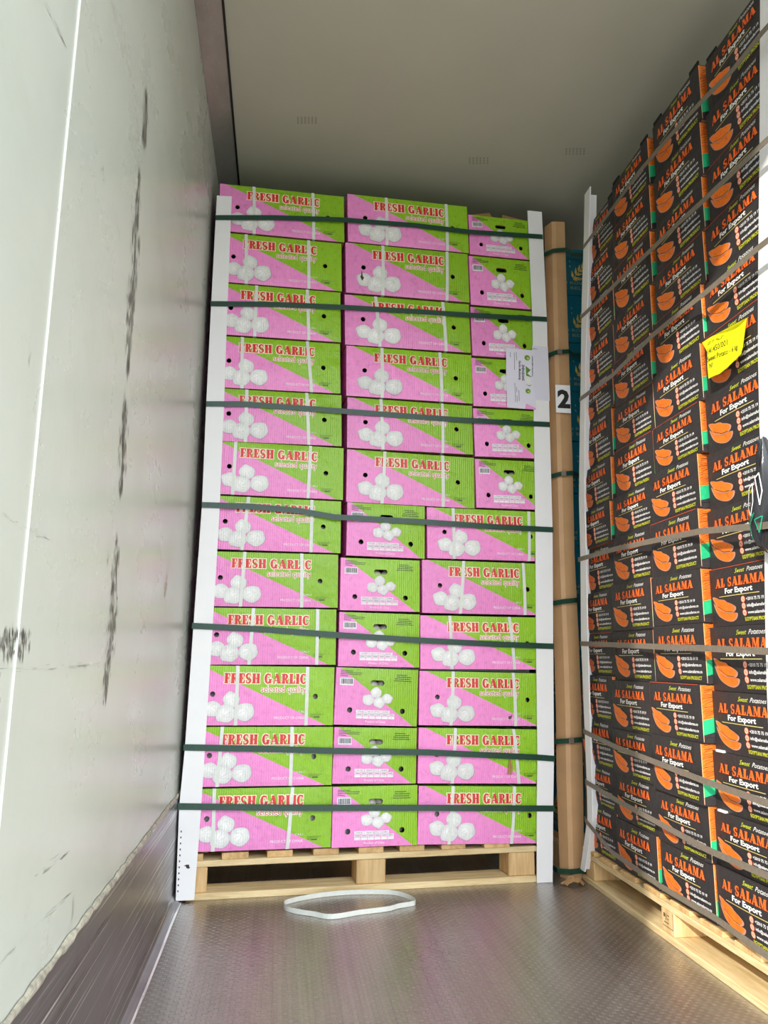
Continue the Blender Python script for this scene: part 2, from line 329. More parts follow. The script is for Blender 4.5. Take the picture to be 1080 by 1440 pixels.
def carton(name, W, H, D, holes, colour, bulge, grid, mat, sides, notch=None):
    """hollow carton: front sheet with real holes (and rims), five plain sides. colour(u,v)->rgb for the front"""
    pts = []; edges = []; 
    def ring(P):
        b = len(pts); pts.extend(Vector(p) for p in P); n = len(P); edges.extend((b + i, b + (i + 1) % n) for i in range(n)); return b
    nu, nv = max(2, round(W / grid)), max(2, round(H / grid)); rim = []
    rim += [(W * i / nu, 0) for i in range(nu)] + [(W, H * i / nv) for i in range(nv)] + [(W - W * i / nu, H) for i in range(nu)] + [(0, H - H * i / nv) for i in range(nv)]
    ring(rim); hb = [(ring(h), len(h)) for h in holes]
    hc = [(sum(p[0] for p in h) / len(h), sum(p[1] for p in h) / len(h), max(abs(p[0] - sum(q[0] for q in h) / len(h)) for p in h), max(abs(p[1] - sum(q[1] for q in h) / len(h)) for p in h)) for h in holes]
    for i in range(1, nu):
        for j in range(1, nv):
            u, v = W * i / nu, H * j / nv
            if all(((u - c[0]) / (c[2] + .004)) ** 2 + ((v - c[1]) / (c[3] + .004)) ** 2 > 1.0 for c in hc): pts.append(Vector((u, v)))
    split = getattr(colour, 'split', None)
    if split:
        n = 24; b = len(pts); pts.extend(Vector((split[0][0] + (split[1][0] - split[0][0]) * i / n, split[0][1] + (split[1][1] - split[0][1]) * i / n)) for i in range(n + 1))
        edges.extend((b + i, b + i + 1) for i in range(n))
    ov, oe, of, _, _, _ = delaunay_2d_cdt(pts, edges, [], 0, 1e-5)
    V = []; F = []; C = []
    for v in ov: V.append((v.x, -bulge(v.x, v.y), v.y))
    for f in of:
        c = sum((ov[i] for i in f), Vector((0, 0))) / len(f)
        inside = False
        for h in holes:
            k = False; n = len(h)
            for i in range(n):
                (x1, y1), (x2, y2) = h[i], h[(i + 1) % n]
                if (y1 > c.y) != (y2 > c.y) and c.x < (x2 - x1) * (c.y - y1) / (y2 - y1) + x1: k = not k
            if k: inside = True
        if inside: continue
        a, b, d = (ov[i] for i in f[:3])
        f = list(f) if (b - a).cross(d - a) > 0 else list(reversed(f))
        F.append(tuple(f)); cc = s2l(colour(c.x, c.y)); C += [cc] * len(f)
    kr = s2l((150, 112, 76))
    for h in holes:                                   # rims of the punched holes
        b = len(V); n = len(h)
        for u, v in h: V.append((u, -bulge(u, v), v))
        for u, v in h: V.append((u, 0.006 - bulge(u, v), v))
        for i in range(n): j = (i + 1) % n; F.append((b + i, b + j, b + n + j, b + n + i)); C += [kr] * 4
    e = 0.0015                                        # plain sides
    for quad, cc in (([(0, 0, 0), (0, D, 0), (0, D, H), (0, 0, H)], sides[0]), ([(W, 0, 0), (W, 0, H), (W, D, H), (W, D, 0)], sides[1]),
                     ([(0, 0, H), (0, D, H), (W, D, H), (W, 0, H)], sides[2]), ([(0, 0, 0), (W, 0, 0), (W, D, 0), (0, D, 0)], kr), ([(0, D, 0), (W, D, 0), (W, D, H), (0, D, H)], sides[0])):
        b = len(V); V += quad; F.append((b, b + 1, b + 2, b + 3)); C += [cc] * 4
    me = mesh(name, V, F, mat); paint(me, C); return me
# ------------------------------------------------------------------ setting
DOOR = 0.3; ZC = 2.56
struct('floor', rbox('floor', 0, 2.5, DOOR, 6.0, -0.05, 0, M_FLOOR, 0))
struct('wall_left', rbox('wall_left', -0.05, 0, DOOR, 6.0, -0.05, ZC + .05, M_WALL, 0))
struct('wall_right', rbox('wall_right', 2.5, 2.55, DOOR, 6.0, -0.05, ZC + .05, M_WALL, 0))
struct('wall_back', rbox('wall_back', -0.05, 2.55, 6.0, 6.05, -0.05, ZC + .05, M_WALL, 0))
struct('ceiling', rbox('ceiling', 0, 2.5, DOOR, 6.0, ZC, ZC + .05, M_CEIL, 0))
struct('ground', rbox('ground', -20, 20, -30, 12, -1.2, -1.15, M_ASPH, 0))
kv = [(0.0005, 0.0), (0.034, 0.0), (0.034, 0.002), (0.012, 0.010), (0.006, 0.03), (0.005, 0.30), (0.0005, 0.303)]
def extr(name, prof, y0, y1, mat, n=1):
    V = []; F = []; k = len(prof)
    for j in range(n + 1):
        V += [(x, y0 + (y1 - y0) * j / n, z) for x, z in prof]
    for j in range(n):
        for i in range(k): a = j * k + i; b = j * k + (i + 1) % k; F.append((a, b, b + k, a + k))
    F.append(tuple(range(k - 1, -1, -1))); F.append(tuple(range(n * k, n * k + k)))
    bm = bmesh.new(); vv = [bm.verts.new(p) for p in V]
    for f in F: bm.faces.new([vv[i] for i in f])
    bmesh.ops.recalc_face_normals(bm, faces=bm.faces); me = bpy.data.meshes.new(name); bm.to_mesh(me); bm.free(); me.materials.append(mat); return me
kick = struct('baseboard_left', extr('baseboard_left', kv, DOOR, 6.0, M_KICK))
# caulk bead on top of the kick plate
V = []; F = []; n = 260; k = 5
for j in range(n + 1):
    y = DOOR + (6.0 - DOOR) * j / n; rr = 0.004 + 0.003 * R.random(); zc = 0.303 + R.uniform(-.0015, .0015)
    V += [(0.001 + rr * math.cos(a), y, zc + rr * 1.3 * math.sin(a)) for a in (-1.5, -0.75, 0, 0.75, 1.5)]
for j in range(n):
    for i in range(k - 1): a = j * k + i; F.append((a, a + 1, a + 1 + k, a + k))
link('caulk_bead', mesh('caulk_bead', V, F, M_CAULK), kick)
cove = struct('trim_1', extr('trim_1', [(0.0, 2.528), (0.0008, 2.526), (0.072, ZC - .003), (0.072, ZC)], DOOR, 6.0, M_TRIM))
link('sealant_line', extr('sealant_line', [(0.072, ZC - .0005), (0.072, ZC - .005), (0.079, ZC - .005), (0.079, ZC - .0005)], DOOR, 6.0, M_SEAL), cove)
struct('trim_2', rbox('trim_2', 0, 0.0016, 0.938, 0.941, 0.31, 2.527, M_SEAM, 0))
# wall scuffs: thin dark rub marks, built from jagged slivers lying on the wall
wall = bpy.data.objects['wall_left']
def scuff(pts, width, n, mat, name, ln=0.02, seed=1):
    r = random.Random(seed); V = []; F = []; W0 = width * 3.0; n = int(n * 1.5); ph = [r.random() * 6 for _ in range(3)]
    P = [hit(x, y, (0, 0, 0), Vector((1, 0, 0))) for x, y in pts]
    seg = [(P[i + 1] - P[i]).length for i in range(len(P) - 1)]; tot = sum(seg)
    for _ in range(n):
        t = r.random(); s_ = t * tot; width = W0 * (0.5 + 0.5 * math.sin(t * 37 + seed) ** 2); i = 0
        while i < len(seg) - 1 and s_ > seg[i]: s_ -= seg[i]; i += 1
        c = P[i].lerp(P[i + 1], s_ / seg[i]); d = (P[i + 1] - P[i]).normalized(); q = Vector((0, d.z, -d.y))
        env = width * (0.25 + 0.75 * math.sin(math.pi * min(1, max(0, t))) ** 0.5)
        if math.sin(t * 61 + ph[0]) + math.sin(t * 143 + ph[1]) < -0.5: continue
        c = c + q * r.gauss(0, env * 0.3); L = ln * r.uniform(.25, 1.0); wd = width * r.uniform(.02, .075)
        b = len(V); V += [c - d * L, c + q * wd * r.random() + d * L * r.uniform(-.5, .3), c + d * L, c - q * wd * r.random() + d * L * r.uniform(-.3, .5)]
        F.append((b, b + 1, b + 2, b + 3))
    V = [(0.0006 + 0.0003 * (i // 4 % 3), v.y, v.z) for i, v in enumerate(V)]
    return link(name, mesh(name, V, F, mat), wall)
scuff([(206, 138), (202, 205)], .022, 70, M_SCUFF, 'scuff_mark', .03, 1)
scuff([(196, 245), (192, 300), (188, 380), (183, 450), (179, 525)], .024, 260, M_SCUFF, 'scuff_mark', .025, 2)
scuff([(176, 560), (172, 640), (169, 695)], .022, 150, M_SCUFF, 'scuff_mark', .022, 3)
scuff([(164, 760), (160, 840), (156, 900), (150, 940), (148, 990)], .024, 210, M_SCUFF, 'scuff_mark', .02, 4)
scuff([(153, 765), (151, 790)], .008, 14, M_SCUFF, 'scuff_mark', .015, 5)
scuff([(15, 885), (14, 922)], .026, 40, M_SCUFF, 'scuff_mark', .012, 6)
scuff([(34, 886), (31, 926)], .02, 34, M_SCUFF, 'scuff_mark', .012, 7)
scuff([(0, 942), (60, 940), (125, 936)], .003, 40, M_SCUFF, 'scratch_mark', .03, 8)
scuff([(0, 722), (40, 745), (65, 757)], .003, 30, M_SCUFF, 'scratch_mark', .02, 9)
scuff([(231, 175), (247, 285), (258, 332)], .004, 26, M_SCUFF, 'scratch_mark', .03, 10)
scuff([(258, 332), (262, 295)], .003, 10, M_SCUFF, 'scratch_mark', .02, 11)
scuff([(235, 812), (231, 835)], .022, 40, M_RUST, 'rust_smear', .012, 12)
scuff([(50, 1230), (75, 1212), (95, 1198)], .006, 20, M_SCUFF, 'scratch_mark', .02, 13)
scuff([(0, 1355), (60, 1290), (100, 1255)], .003, 26, M_SCUFF, 'scratch_mark', .03, 14)
scuff([(103, 1260), (100, 1300)], .004, 12, M_SCUFF, 'scratch_mark', .015, 15)
scuff([(41, 497), (39, 517)], .004, 8, M_SCUFF, 'scratch_mark', .01, 16)
scuff([(140, 230), (148, 256)], .006, 10, M_SCUFF, 'scratch_mark', .01, 17)
scuff([(62, 0), (80, 40), (90, 60)], .004, 16, M_SCUFF, 'scratch_mark', .02, 18)
scuff([(155, 0), (168, 45), (174, 80)], .003, 16, M_SCUFF, 'scratch_mark', .02, 19)
scuff([(158, 285), (168, 335)], .004, 12, M_SCUFF, 'scratch_mark', .02, 20)
# ------------------------------------------------------------------ garlic cartons
GA = Vector((0.0511, 2.5321, 0)); GB = Vector((1.1638, 2.6243, 0))
GU = (GB - GA).normalized(); GN = Vector((GU.y, -GU.x, 0))      # GN points to the camera
GROT = math.atan2(GU.y, GU.x)
def gp(px, py, off=0.0): return hit(px, py, GA + GN * off, GN)
def gu(p): return (p - GA).dot(GU)
def gw(u, z, off=0.0): return GA + GU * u + Vector((0, 0, z)) + GN * off
PINK, GREEN = (250, 150, 216), (148, 200, 38)
LW, LH, SW = 0.465, 0.184, 0.282
def bulgeL(u, v): return 0.006 * (math.sin(math.pi * min(max(u / LW, 0), 1)) * math.sin(math.pi * min(max(v / LH, 0), 1))) ** .7
def bulgeS(u, v): return 0.006 * (math.sin(math.pi * min(max(u / SW, 0), 1)) * math.sin(math.pi * min(max(v / LH, 0), 1))) ** .7
def mkcol(W, H, a, b):
    (x0, y0), (x1, y1) = a, b
    def f(u, v):
        return GREEN if (u - x0) * (y1 - y0) - (v - y0) * (x1 - x0) < 0 else PINK
    f.split = [a, b]; return f
pk, gn, dk = s2l((226, 120, 190)), s2l((120, 172, 30)), s2l((90, 60, 50))
colL = mkcol(LW, LH, (0.05 * LW, LH), (0.95 * LW, 0)); colS = mkcol(SW, LH, (0.05 * SW, LH), (0.95 * SW, 0))
H_L = [circ(.14 * LW, .52 * LH, .0085), circ(.865 * LW, .49 * LH, .0085)]
H_S = [circ(.18 * SW, .26 * LH, .0088), circ(.815 * SW, .26 * LH, .0088), slot(.5 * SW, .745 * LH, .024, .0085)]
ME_L = carton('garlic_carton', LW, LH, SW, H_L, colL, bulgeL, 0.012, M_GAR, (pk, pk, gn))
ME_S = carton('garlic_carton_end', SW, LH, LW, H_S, colS, bulgeS, 0.012, M_GAR, (pk, pk, gn))
def bulb(P, cu, cv, r, tip, seed):
    r_ = random.Random(seed); n = 22; pts = []
    for i in range(n):
        a = 2 * math.pi * i / n; k = 1 + 0.025 * math.cos(5 * a + seed) + r_.uniform(-.012, .012)
        dd = math.cos(a - tip)
        if dd > 0.93: k *= 1.0 + 0.28 * (dd - 0.93) / 0.07 * .45
        pts.append((cu + r * k * 1.04 * math.cos(a), cv + r * k * 0.93 * math.sin(a)))
    lay = 2 + (seed % 4)
    P.poly([(cu + (p[0] - cu) * 1.06 + r * .04, cv + (p[1] - cv) * 1.05 - r * .05) for p in pts], (222, 160, 200), 1)
    P.fan(cu - r * .15, cv + r * .15, pts, (255, 255, 253), (222, 224, 221), lay)
    for k in range(4):
        a = tip + math.pi + (k - 1.5) * 0.55
        q = [(cu + r * (0.55 * math.cos(tip)) + (math.cos(a) * r * 1.45) * t * 0.95, cv + r * .5 * math.sin(tip) + (math.sin(a) * r * 1.4) * t * 0.95 + 0) for t in (0.1, .45, .85)]
        q = [p for p in q if ((p[0] - cu) / r) ** 2 + ((p[1] - cv) / r) ** 2 < .85]
        for i in range(len(q) - 1): P.line(q[i], q[i + 1], r * .04, (214, 214, 206), lay + 0.4)
def long_print(seed):
    P = Print(bulgeL); W, H = LW, LH
    P.slab('FRESH GARLIC', .215 * W, .80 * W, .705 * H, .172 * H, (222, 52, 48), (255, 246, 214), .0024, 3.5, 0.0)
    for u in ('a',): 
        P.text('selected quality', .475 * W, .795 * W, .562 * H, .108 * H, (206, 84, 80), 0, .0, 3.6)
        for k in range(8):
            a = k * math.pi / 4; du, dv = .0014 * math.cos(a), .0014 * math.sin(a)
            P.text('selected quality', .475 * W + du, .795 * W + du, .562 * H + dv, .108 * H, (255, 250, 236), 0, .012, 2.0 + .12 * k)
    rr = .066 * W
    bulb(P, .27 * W, .425 * H, rr * .85, 1.8, 4); bulb(P, .145 * W, .275 * H, rr * .85, 2.7, 5)
    bulb(P, .235 * W, .20 * H, rr * .98, 3.9, 6); bulb(P, .365 * W, .225 * H, rr * .98, 0.8, 7)
    P.text('CAL1', .745 * W, .80 * W, .215 * H, .035 * H, (252, 240, 248), 0, .0, 3)
    P.text('PRODUCT OF CHINA', .575 * W, .80 * W, .105 * H, .045 * H, (252, 240, 248), 0, .01, 3)
    for i in range(3): P.line((.83 * W, (.19 - .022 * i) * H), ((.93 - .02 * i) * W, (.19 - .022 * i) * H), .0009, (70, 90, 50), 3)
    P.line((.86 * W, .14 * H), (.9 * W, .14 * H), .004, (70, 90, 50), 3)
    return P.build('printed_side_panel', M_GAR)
def end_print():
    P = Print(bulgeS); W, H = SW, LH
    for i, (a, b) in enumerate(((.055, .2), (.055, .31), (.055, .30), (.055, .14))): P.line((a * W, (.945 - .027 * i) * H), (b * W, (.94 - .03 * i) * H), .0017, (70, 50, 60), 3)
    P.poly(rc(.05 * W, .69 * H, .21 * W, .82 * H), (244, 240, 244), 2)
    x = .062
    rr = random.Random(3)
    while x < .2: w_ = rr.choice((.003, .005, .008)); P.poly(rc(x * W, .715 * H, (x + w_) * W, .805 * H), (60, 60, 66), 3); x += w_ + rr.choice((.004, .006))
    for i, (a, b) in enumerate(((.73, .86), (.73, .91), (.71, .90), (.70, .915))): P.line((a * W, (.90 - .035 * i) * H), (b * W, (.897 - .035 * i) * H), .0021, (52, 70, 30), 3)
    r = .063 * W
    bulb(P, .485 * W, .575 * H, r, 1.4, 4); bulb(P, .62 * W, .475 * H, r * .95, 0.2, 5); bulb(P, .395 * W, .445 * H, r * 1.05, 2.4, 6); bulb(P, .525 * W, .405 * H, r * 1.05, 5.0, 7)
    P.poly(rc(.255 * W, .215 * H, .37 * W, .265 * H), (248, 246, 248), 2); P.poly(rc(.375 * W, .215 * H, .54 * W, .265 * H), (248, 246, 248), 2); P.poly(rc(.545 * W, .215 * H, .66 * W, .265 * H), (248, 246, 248), 2)
    for i in range(6):
        a = .255 + i * .078; P.poly(rc((a + .002) * W, .165 * H, (a + .074) * W, .208 * H), (242, 238, 242), 2); P.poly(rc((a + .002) * W, .115 * H, (a + .074) * W, .158 * H), (248, 246, 248), 2)
        P.line(((a + .012) * W, .187 * H), ((a + .064) * W, .187 * H), .0016, (120, 110, 120), 3)
    P.text('CATEGORY', .27 * W, .355 * W, .23 * H, .02 * H, (110, 100, 110), layer=3); P.text('WEIGHT NETTO', .39 * W, .53 * W, .23 * H, .02 * H, (110, 100, 110), layer=3); P.text('CALIBER', .56 * W, .645 * W, .23 * H, .02 * H, (110, 100, 110), layer=3)
    P.text('Product of China', .37 * W, .61 * W, .045 * H, .042 * H, (254, 240, 250), 0, .01, 3)
    return P.build('printed_end_panel', M_GAR)
PR_L, PR_S = long_print(0), end_print()
# garlic bulbs seen through the punched holes
def blob_mesh(spots, name):
    bm = bmesh.new()
    for x, y, z, r in spots:
        bmesh.ops.create_icosphere(bm, subdivisions=2, radius=r, matrix=Matrix.Translation((x, y, z)) @ Matrix.Diagonal((1, 1, .85, 1)))
    me = bpy.data.meshes.new(name); bm.to_mesh(me); bm.free(); me.materials.append(M_BULB)
    for p in me.polygons: p.use_smooth = True
    return me
BL = blob_mesh([(.14 * LW + .006, .045, .52 * LH - .012, .024), (.865 * LW - .004, .04, .49 * LH - .008, .022)], 'garlic_bulbs')
BS = blob_mesh([(.5 * SW - .012, .032, .7 * LH, .022), (.5 * SW + .026, .034, .71 * LH, .02), (.18 * SW, .05, .22 * LH, .022), (.815 * SW - .003, .05, .24 * LH, .02)], 'garlic_bulbs')
ROWN = ['top', 'second', 'third', 'fourth', 'fifth', 'sixth', 'seventh', 'eighth', 'ninth', 'tenth', 'eleventh', 'bottom']
LLW = 0.45
def garlic(kind, tl, tr, bl, br, label, bands=(), anchor='both', off=0.0, bulbs=True, gap=0.0012):
    W = LW if kind == 'L' else SW
    a, b, c, d = gp(*tl), gp(*tr), gp(*bl), gp(*br)
    ul, ur = (gu(a) + gu(c)) / 2, (gu(b) + gu(d)) / 2
    wdt = ur - ul
    if anchor == 'right': ul = ur - LLW; wdt = LLW
    if anchor == 'left': wdt = W
    zt = (a.z + b.z) / 2; zb = (c.z + d.z) / 2
    slope = ((b.z - a.z) + (d.z - c.z)) / 2 / (gu(b) - gu(a))
    slope = max(-.03, min(.03, slope)); 
    if anchor != 'both': zt = a.z + slope * ((ul + W / 2) - gu(a)) if anchor == 'left' else b.z - slope * (gu(b) - ul - W / 2); zb = c.z + slope * ((ul + W / 2) - gu(c)) if anchor == 'left' else d.z - slope * (gu(d) - ul - W / 2)
    H = zt - zb - gap
    t = bpy.data.objects.new('garlic_carton', None); COL.objects.link(t)
    tag(t, label, 'carton', 'pink and green garlic cartons on the pallet')
    t.location = gw(ul, zb + gap / 2 - slope * W / 2, off)
    th = math.atan(slope)
    t.rotation_euler = (Matrix.Rotation(GROT, 3, 'Z') @ Matrix.Rotation(-th, 3, 'Y')).to_euler()
    t.scale = (wdt / W, 1, H / LH); t.empty_display_size = .05
    link('box_body', ME_L if kind == 'L' else ME_S, t); link('printed_front', PR_L if kind == 'L' else PR_S, t)
    if bulbs: tag(link('garlic_bulbs', BL if kind == 'L' else BS, t), kind='stuff')
    for (x0, y0), (x1, y1) in bands:
        p, q = gp(x0, y0), gp(x1, y1); u0, u1 = (gu(p) - ul) * W / wdt, (gu(q) - ul) * W / wdt
        n = 8; fr = []
        u0 = min(max(u0, .01), W - .01); u1 = min(max(u1, .01), W - .01)
        path = [(u0, .06, LH + .0008)] + [(u0 + (u1 - u0) * i / n, -bulgeL(u0 + (u1 - u0) * i / n, LH * (1 - i / n)) - .0022, LH * (1 - i / n)) for i in range(n + 1)] + [(u1, .06, -.0006)]
        wd = [(1, 0, 0)] * len(path)
        V, F = ribbon(path, wd, 0.0115, 0.0008)
        link('packing_band', mesh('packing_band', V, F, M_WSTRAP), t)
    return t
GL = [((325, 271), (486, 277), (322, 335), (484, 341), [((359, 272), (357, 335)), ((442, 274), (441, 339))]),
      ((322, 337), (483, 343), (322, 403), (480, 410), [((348, 339), (346, 404)), ((436, 342), (434, 409))]),
      ((321, 405), (480, 412), (319, 473), (480, 482), [((363, 408), (358, 474)), ((434, 411), (434, 479))]),
      ((319, 475), (480, 484), (316, 545), (479, 554), [((343, 477), (340, 547)), ((434, 485), (438, 552))]),
      ((316, 548), (480, 556), (313, 619), (482, 628), [((349, 549), (345, 621)), ((433, 554), (434, 625))]),
      ((313, 621), (484, 630), (310, 693), (482, 703), [((332, 621), (327, 693)), ((437, 629), (433, 700))]),
      ((310, 696), (482, 705), (306, 773), (477, 778), [((350, 698), (340, 773)), ((439, 701), (437, 777))]),
      ((306, 775), (477, 780), (302, 853), (474, 855), [((345, 776), (338, 852)), ((425, 778), (424, 853))]),
      ((302, 855), (474, 857), (296, 934), (471, 935), [((357, 855), (350, 933)), ((447, 856), (445, 933))]),
      ((296, 936), (470, 938), (291, 1020), (468, 1020), [((334, 937), (331, 1020)), ((432, 937), (430, 1018))]),
      ((292, 1022), (468, 1022), (285, 1107), (466, 1104), [((312, 1022), (305, 1106)), ((410, 1021), (408, 1105))]),
      ((285, 1109), (466, 1106), (278, 1199), (466, 1192), [((301, 1109), (299, 1199)), ((411, 1107), (404, 1193))])]
LLOOK = ['top of the left column, highest box against the wall', 'second from top in the left column', 'third from top of left column, second green strap across', 'fourth from top of left column, no green strap',
         'fifth from top of left column, green strap across', 'sixth from top of left column, no strap across', 'seventh from top of left column, green strap across', 'eighth from top of left column, no green strap',
         'ninth from top of left column, green strap across', 'tenth from top of left column, uncrossed by straps', 'second box from the pallet in the left column', 'bottom of the left column on the pallet']
for i, (tl, tr, bl, br, bd) in enumerate(GL):
    garlic('L', tl, tr, bl, br, 'Long pink and green garlic carton, ' + LLOOK[i], bd, 'right', R.uniform(-.002, .003))
GM = [((491, 277), (660, 287), (489, 341), (658, 355), [((545, 279), (544, 344)), ((629, 286), (629, 353))]),
      ((488, 343), (660, 357), (486, 412), (659, 426), [((540, 349), (538, 417)), ((630, 355), (628, 424))]),
      ((486, 415), (661, 428), (486, 485), (662, 497), [((530, 418), (534, 486)), ((624, 426), (627, 496))]),
      ((487, 487), (664, 499), (488, 556), (664, 569), [((538, 490), (537, 557)), ((619, 496), (621, 566))]),
      ((489, 559), (664, 571), (488, 630), (665, 640), [((536, 560), (538, 630)), ((622, 568), (622, 640))]),
      ((488, 632), (666, 643), (487, 705), (668, 716), [((541, 632), (537, 706)), ((622, 640), (623, 715))])]
for i, (tl, tr, bl, br, bd) in enumerate(GM):
    t = garlic('L', tl, tr, bl, br, 'Long pink and green garlic carton, %s in middle column, upper half' % ('topmost' if i == 0 else ('lowest' if i == 5 else ROWN[i] + ' from top')), bd, 'both', R.uniform(-.002, .004))
    if i == 1:
        P = Print(bulgeL); cu, cv = .125 * LW, .33 * LH
        P.poly([(cu, cv + .022), (cu + .003, cv), (cu + .008, cv - .004), (cu + .001, cv - .016), (cu - .006, cv - .002), (cu - .003, cv + .004)], (60, 44, 38), 9)
        link('torn_patch', P.build('torn_patch', M_GAR), t)
GR = [((661, 301), (745, 306), (661, 357), (745, 362)), ((662, 359), (746, 364), (662, 428), (748, 432)), ((663, 431), (748, 435), (665, 500), (749, 502)),
      ((665, 503), (749, 505), (666, 571), (751, 575)), ((667, 574), (751, 577), (668, 642), (752, 645)), ((669, 645), (752, 648), (670, 714), (753, 718))]
for i, (tl, tr, bl, br) in enumerate(GR):
    t = garlic('S', tl, tr, bl, br, 'Garlic carton with end panel out, %s in narrow upper right column' % ('topmost' if i == 0 else ('lowest' if i == 5 else ROWN[i] + ' from top')), (), 'left', R.uniform(-.004, .002))
    t.scale[0] = .255 / SW
    if i == 0:
        V = [(.03, .0, LH + .002), (.145, .0, LH + .002), (.135, .04, LH + .04), (.02, .05, LH + .004)]
        f1 = [(.01, .02, LH), (.12, .02, LH), (.13, .05, LH + .022), (.12, .075, LH + .026), (.01, .07, LH + .004)]
        for q in ([(.005, .006, LH + .001), (.112, .006, LH + .001), (.108, .022, LH + .034)], [(.155, .006, LH + .001), (.275, .006, LH + .001), (.166, .022, LH + .032)]):
            V = [Vector(p) for p in q] + [Vector(p) + Vector((0, .003, .003)) for p in q]
            link('open_flap', mesh('open_flap', V, [(0, 1, 2), (5, 4, 3), (0, 3, 4, 1), (1, 4, 5, 2), (2, 5, 3, 0)], M_KRAFT), t)['label'] = 'brown inner side of raised flap'
GS = [((488, 706), (598, 712), (487, 781), (596, 786)), ((479, 784), (590, 788), (478, 858), (590, 861)), ((476, 861), (590, 863), (476, 936), (589, 940)),
      ((471, 938), (587, 942), (469, 1019), (585, 1022)), ((469, 1022), (585, 1024), (467, 1103), (585, 1102)), ((467, 1106), (586, 1104), (467, 1193), (587, 1188))]
for i, q in enumerate(GS):
    garlic('S', *q, 'Garlic carton with end panel out, %s in middle column, lower half' % ('topmost' if i == 0 else ('bottom' if i == 5 else ROWN[i] + ' from top')), (), 'both', R.uniform(-.003, .002))
GQ = [((602, 713), (753, 719), (600, 785), (753, 790), [((639, 715), (640, 783)), ((750, 719), (750, 789))]),
      ((595, 787), (754, 793), (592, 862), (755, 865), [((654, 789), (649, 862)), ((741, 793), (744, 865))]),
      ((592, 865), (755, 868), (590, 941), (755, 942), [((634, 864), (637, 941)), ((721, 866), (729, 943))]),
      ((590, 943), (755, 945), (588, 1020), (755, 1023), [((638, 943), (636, 1020)), ((726, 943), (731, 1022))]),
      ((588, 1023), (755, 1025), (587, 1102), (755, 1103), [((641, 1023), (638, 1103)), ((726, 1024), (736, 1103))]),
      ((587, 1105), (755, 1106), (587, 1188), (755, 1189), [((637, 1104), (633, 1184)), ((727, 1105), (725, 1188))])]
for i, (tl, tr, bl, br, bd) in enumerate(GQ):
    t = garlic('L', tl, tr, bl, br, 'Long pink and green garlic carton, %s in right column, lower half' % ('topmost' if i == 0 else ('bottom' if i == 5 else ROWN[i] + ' from top')), bd, 'left', R.uniform(-.002, .003))
    t.scale[0] = .445 / LW
    if i in (3, 4):
        P = Print(bulgeL); cu, cv = .72 * LW, (.16 if i == 3 else .3) * LH
        if i == 3: P.poly([(cu - .008, cv - .004), (cu - .003, cv - .007), (cu + .004, cv - .004), (cu + .007, cv + .012), (cu + .001, cv + .004), (cu - .006, cv + .005)], (90, 70, 66), 9)
        else: P.poly([(cu - .012, cv - .022), (cu + .006, cv - .024), (cu + .008, cv + .002), (cu, cv + .026), (cu - .006, cv + .024), (cu - .01, cv)], (170, 130, 84), 9)
        tp = link('torn_patch', P.build('torn_patch', M_GAR), t); tp['label'] = 'brown scraped patch in the print'
# ------------------------------------------------------------------ pallets
def pallet(name, loc, rot, L, D, h, blocks, decks, label, stamp=False):
    """local x along the visible side, y inward"""
    t = bpy.data.objects.new(name, None); COL.objects.link(t); t.location = loc; t.rotation_euler = (0, 0, rot); tag(t, label, 'pallet', 'wooden pallets under the loads')
    hb, hk, hs_, hd = h; z1 = hb; z2 = hb + hk; z3 = z2 + hs_; z4 = z3 + hd
    for j, y in enumerate((0.0, (D - .1) / 2, D - .1)):
        link('bottom_board', rbox('bottom_board', 0, L, y, y + .1, 0, z1, M_WOOD, .0015, .002), t)
        link('stringer_board', rbox('stringer_board', 0, L, y + .002, y + .1, z2, z3, M_WOOD, .0015, .0015), t)
        for a, b in blocks:
            link('block', rbox('block', a, b, y + .004, y + .096, z1 + .0003, z2 - .0003, M_BLOCK, .003), t)
    for a, b in decks:
        link('deck_board', rbox('deck_board', a, b, 0.003 + R.uniform(-.003, .003), D, z3 + .0003, z4, M_WOODY, .0015), t)
    return t
def gux(px, py): return gu(gp(px, py))
o0 = gux(262, 1240)
gl = [(277, 286), (312, 350), (376, 412), (441, 477), (505, 540), (563, 598), (622, 656), (682, 718)]
pallet('wooden_pallet', gw(o0, 0, -.004), GROT, gux(757, 1240) - o0, 0.95, (.02, .074, .018, .0195),
       [(0.0, gux(291, 1240) - o0), (gux(502, 1230) - o0, gux(543, 1230) - o0), (gux(717, 1225) - o0, gux(754, 1225) - o0)],
       [(gux(a, 1200) - o0, gux(b, 1200) - o0) for a, b in gl], 'Pale wooden pallet under the pink and green garlic cartons')
pallet('wooden_pallet', (1.332, 2.64, 0), -math.pi / 2, 1.2, 0.98, (.018, .06, .016, .0138),
       [(0.02, .09), (.54, .61), (1.11, 1.18)], [(i * .148, i * .148 + .1) for i in range(8)], 'Sunlit pale wooden pallet under the black potato boxes')
pallet('wooden_pallet', (1.28, 2.70, 0), 0, 1.1, 1.0, (.02, .074, .018, .02), [(0.0, .08), (.5, .6), (1.0, 1.1)], [(i * .15, i * .15 + .09) for i in range(8)], 'Shaded wooden pallet under the teal cartons behind')
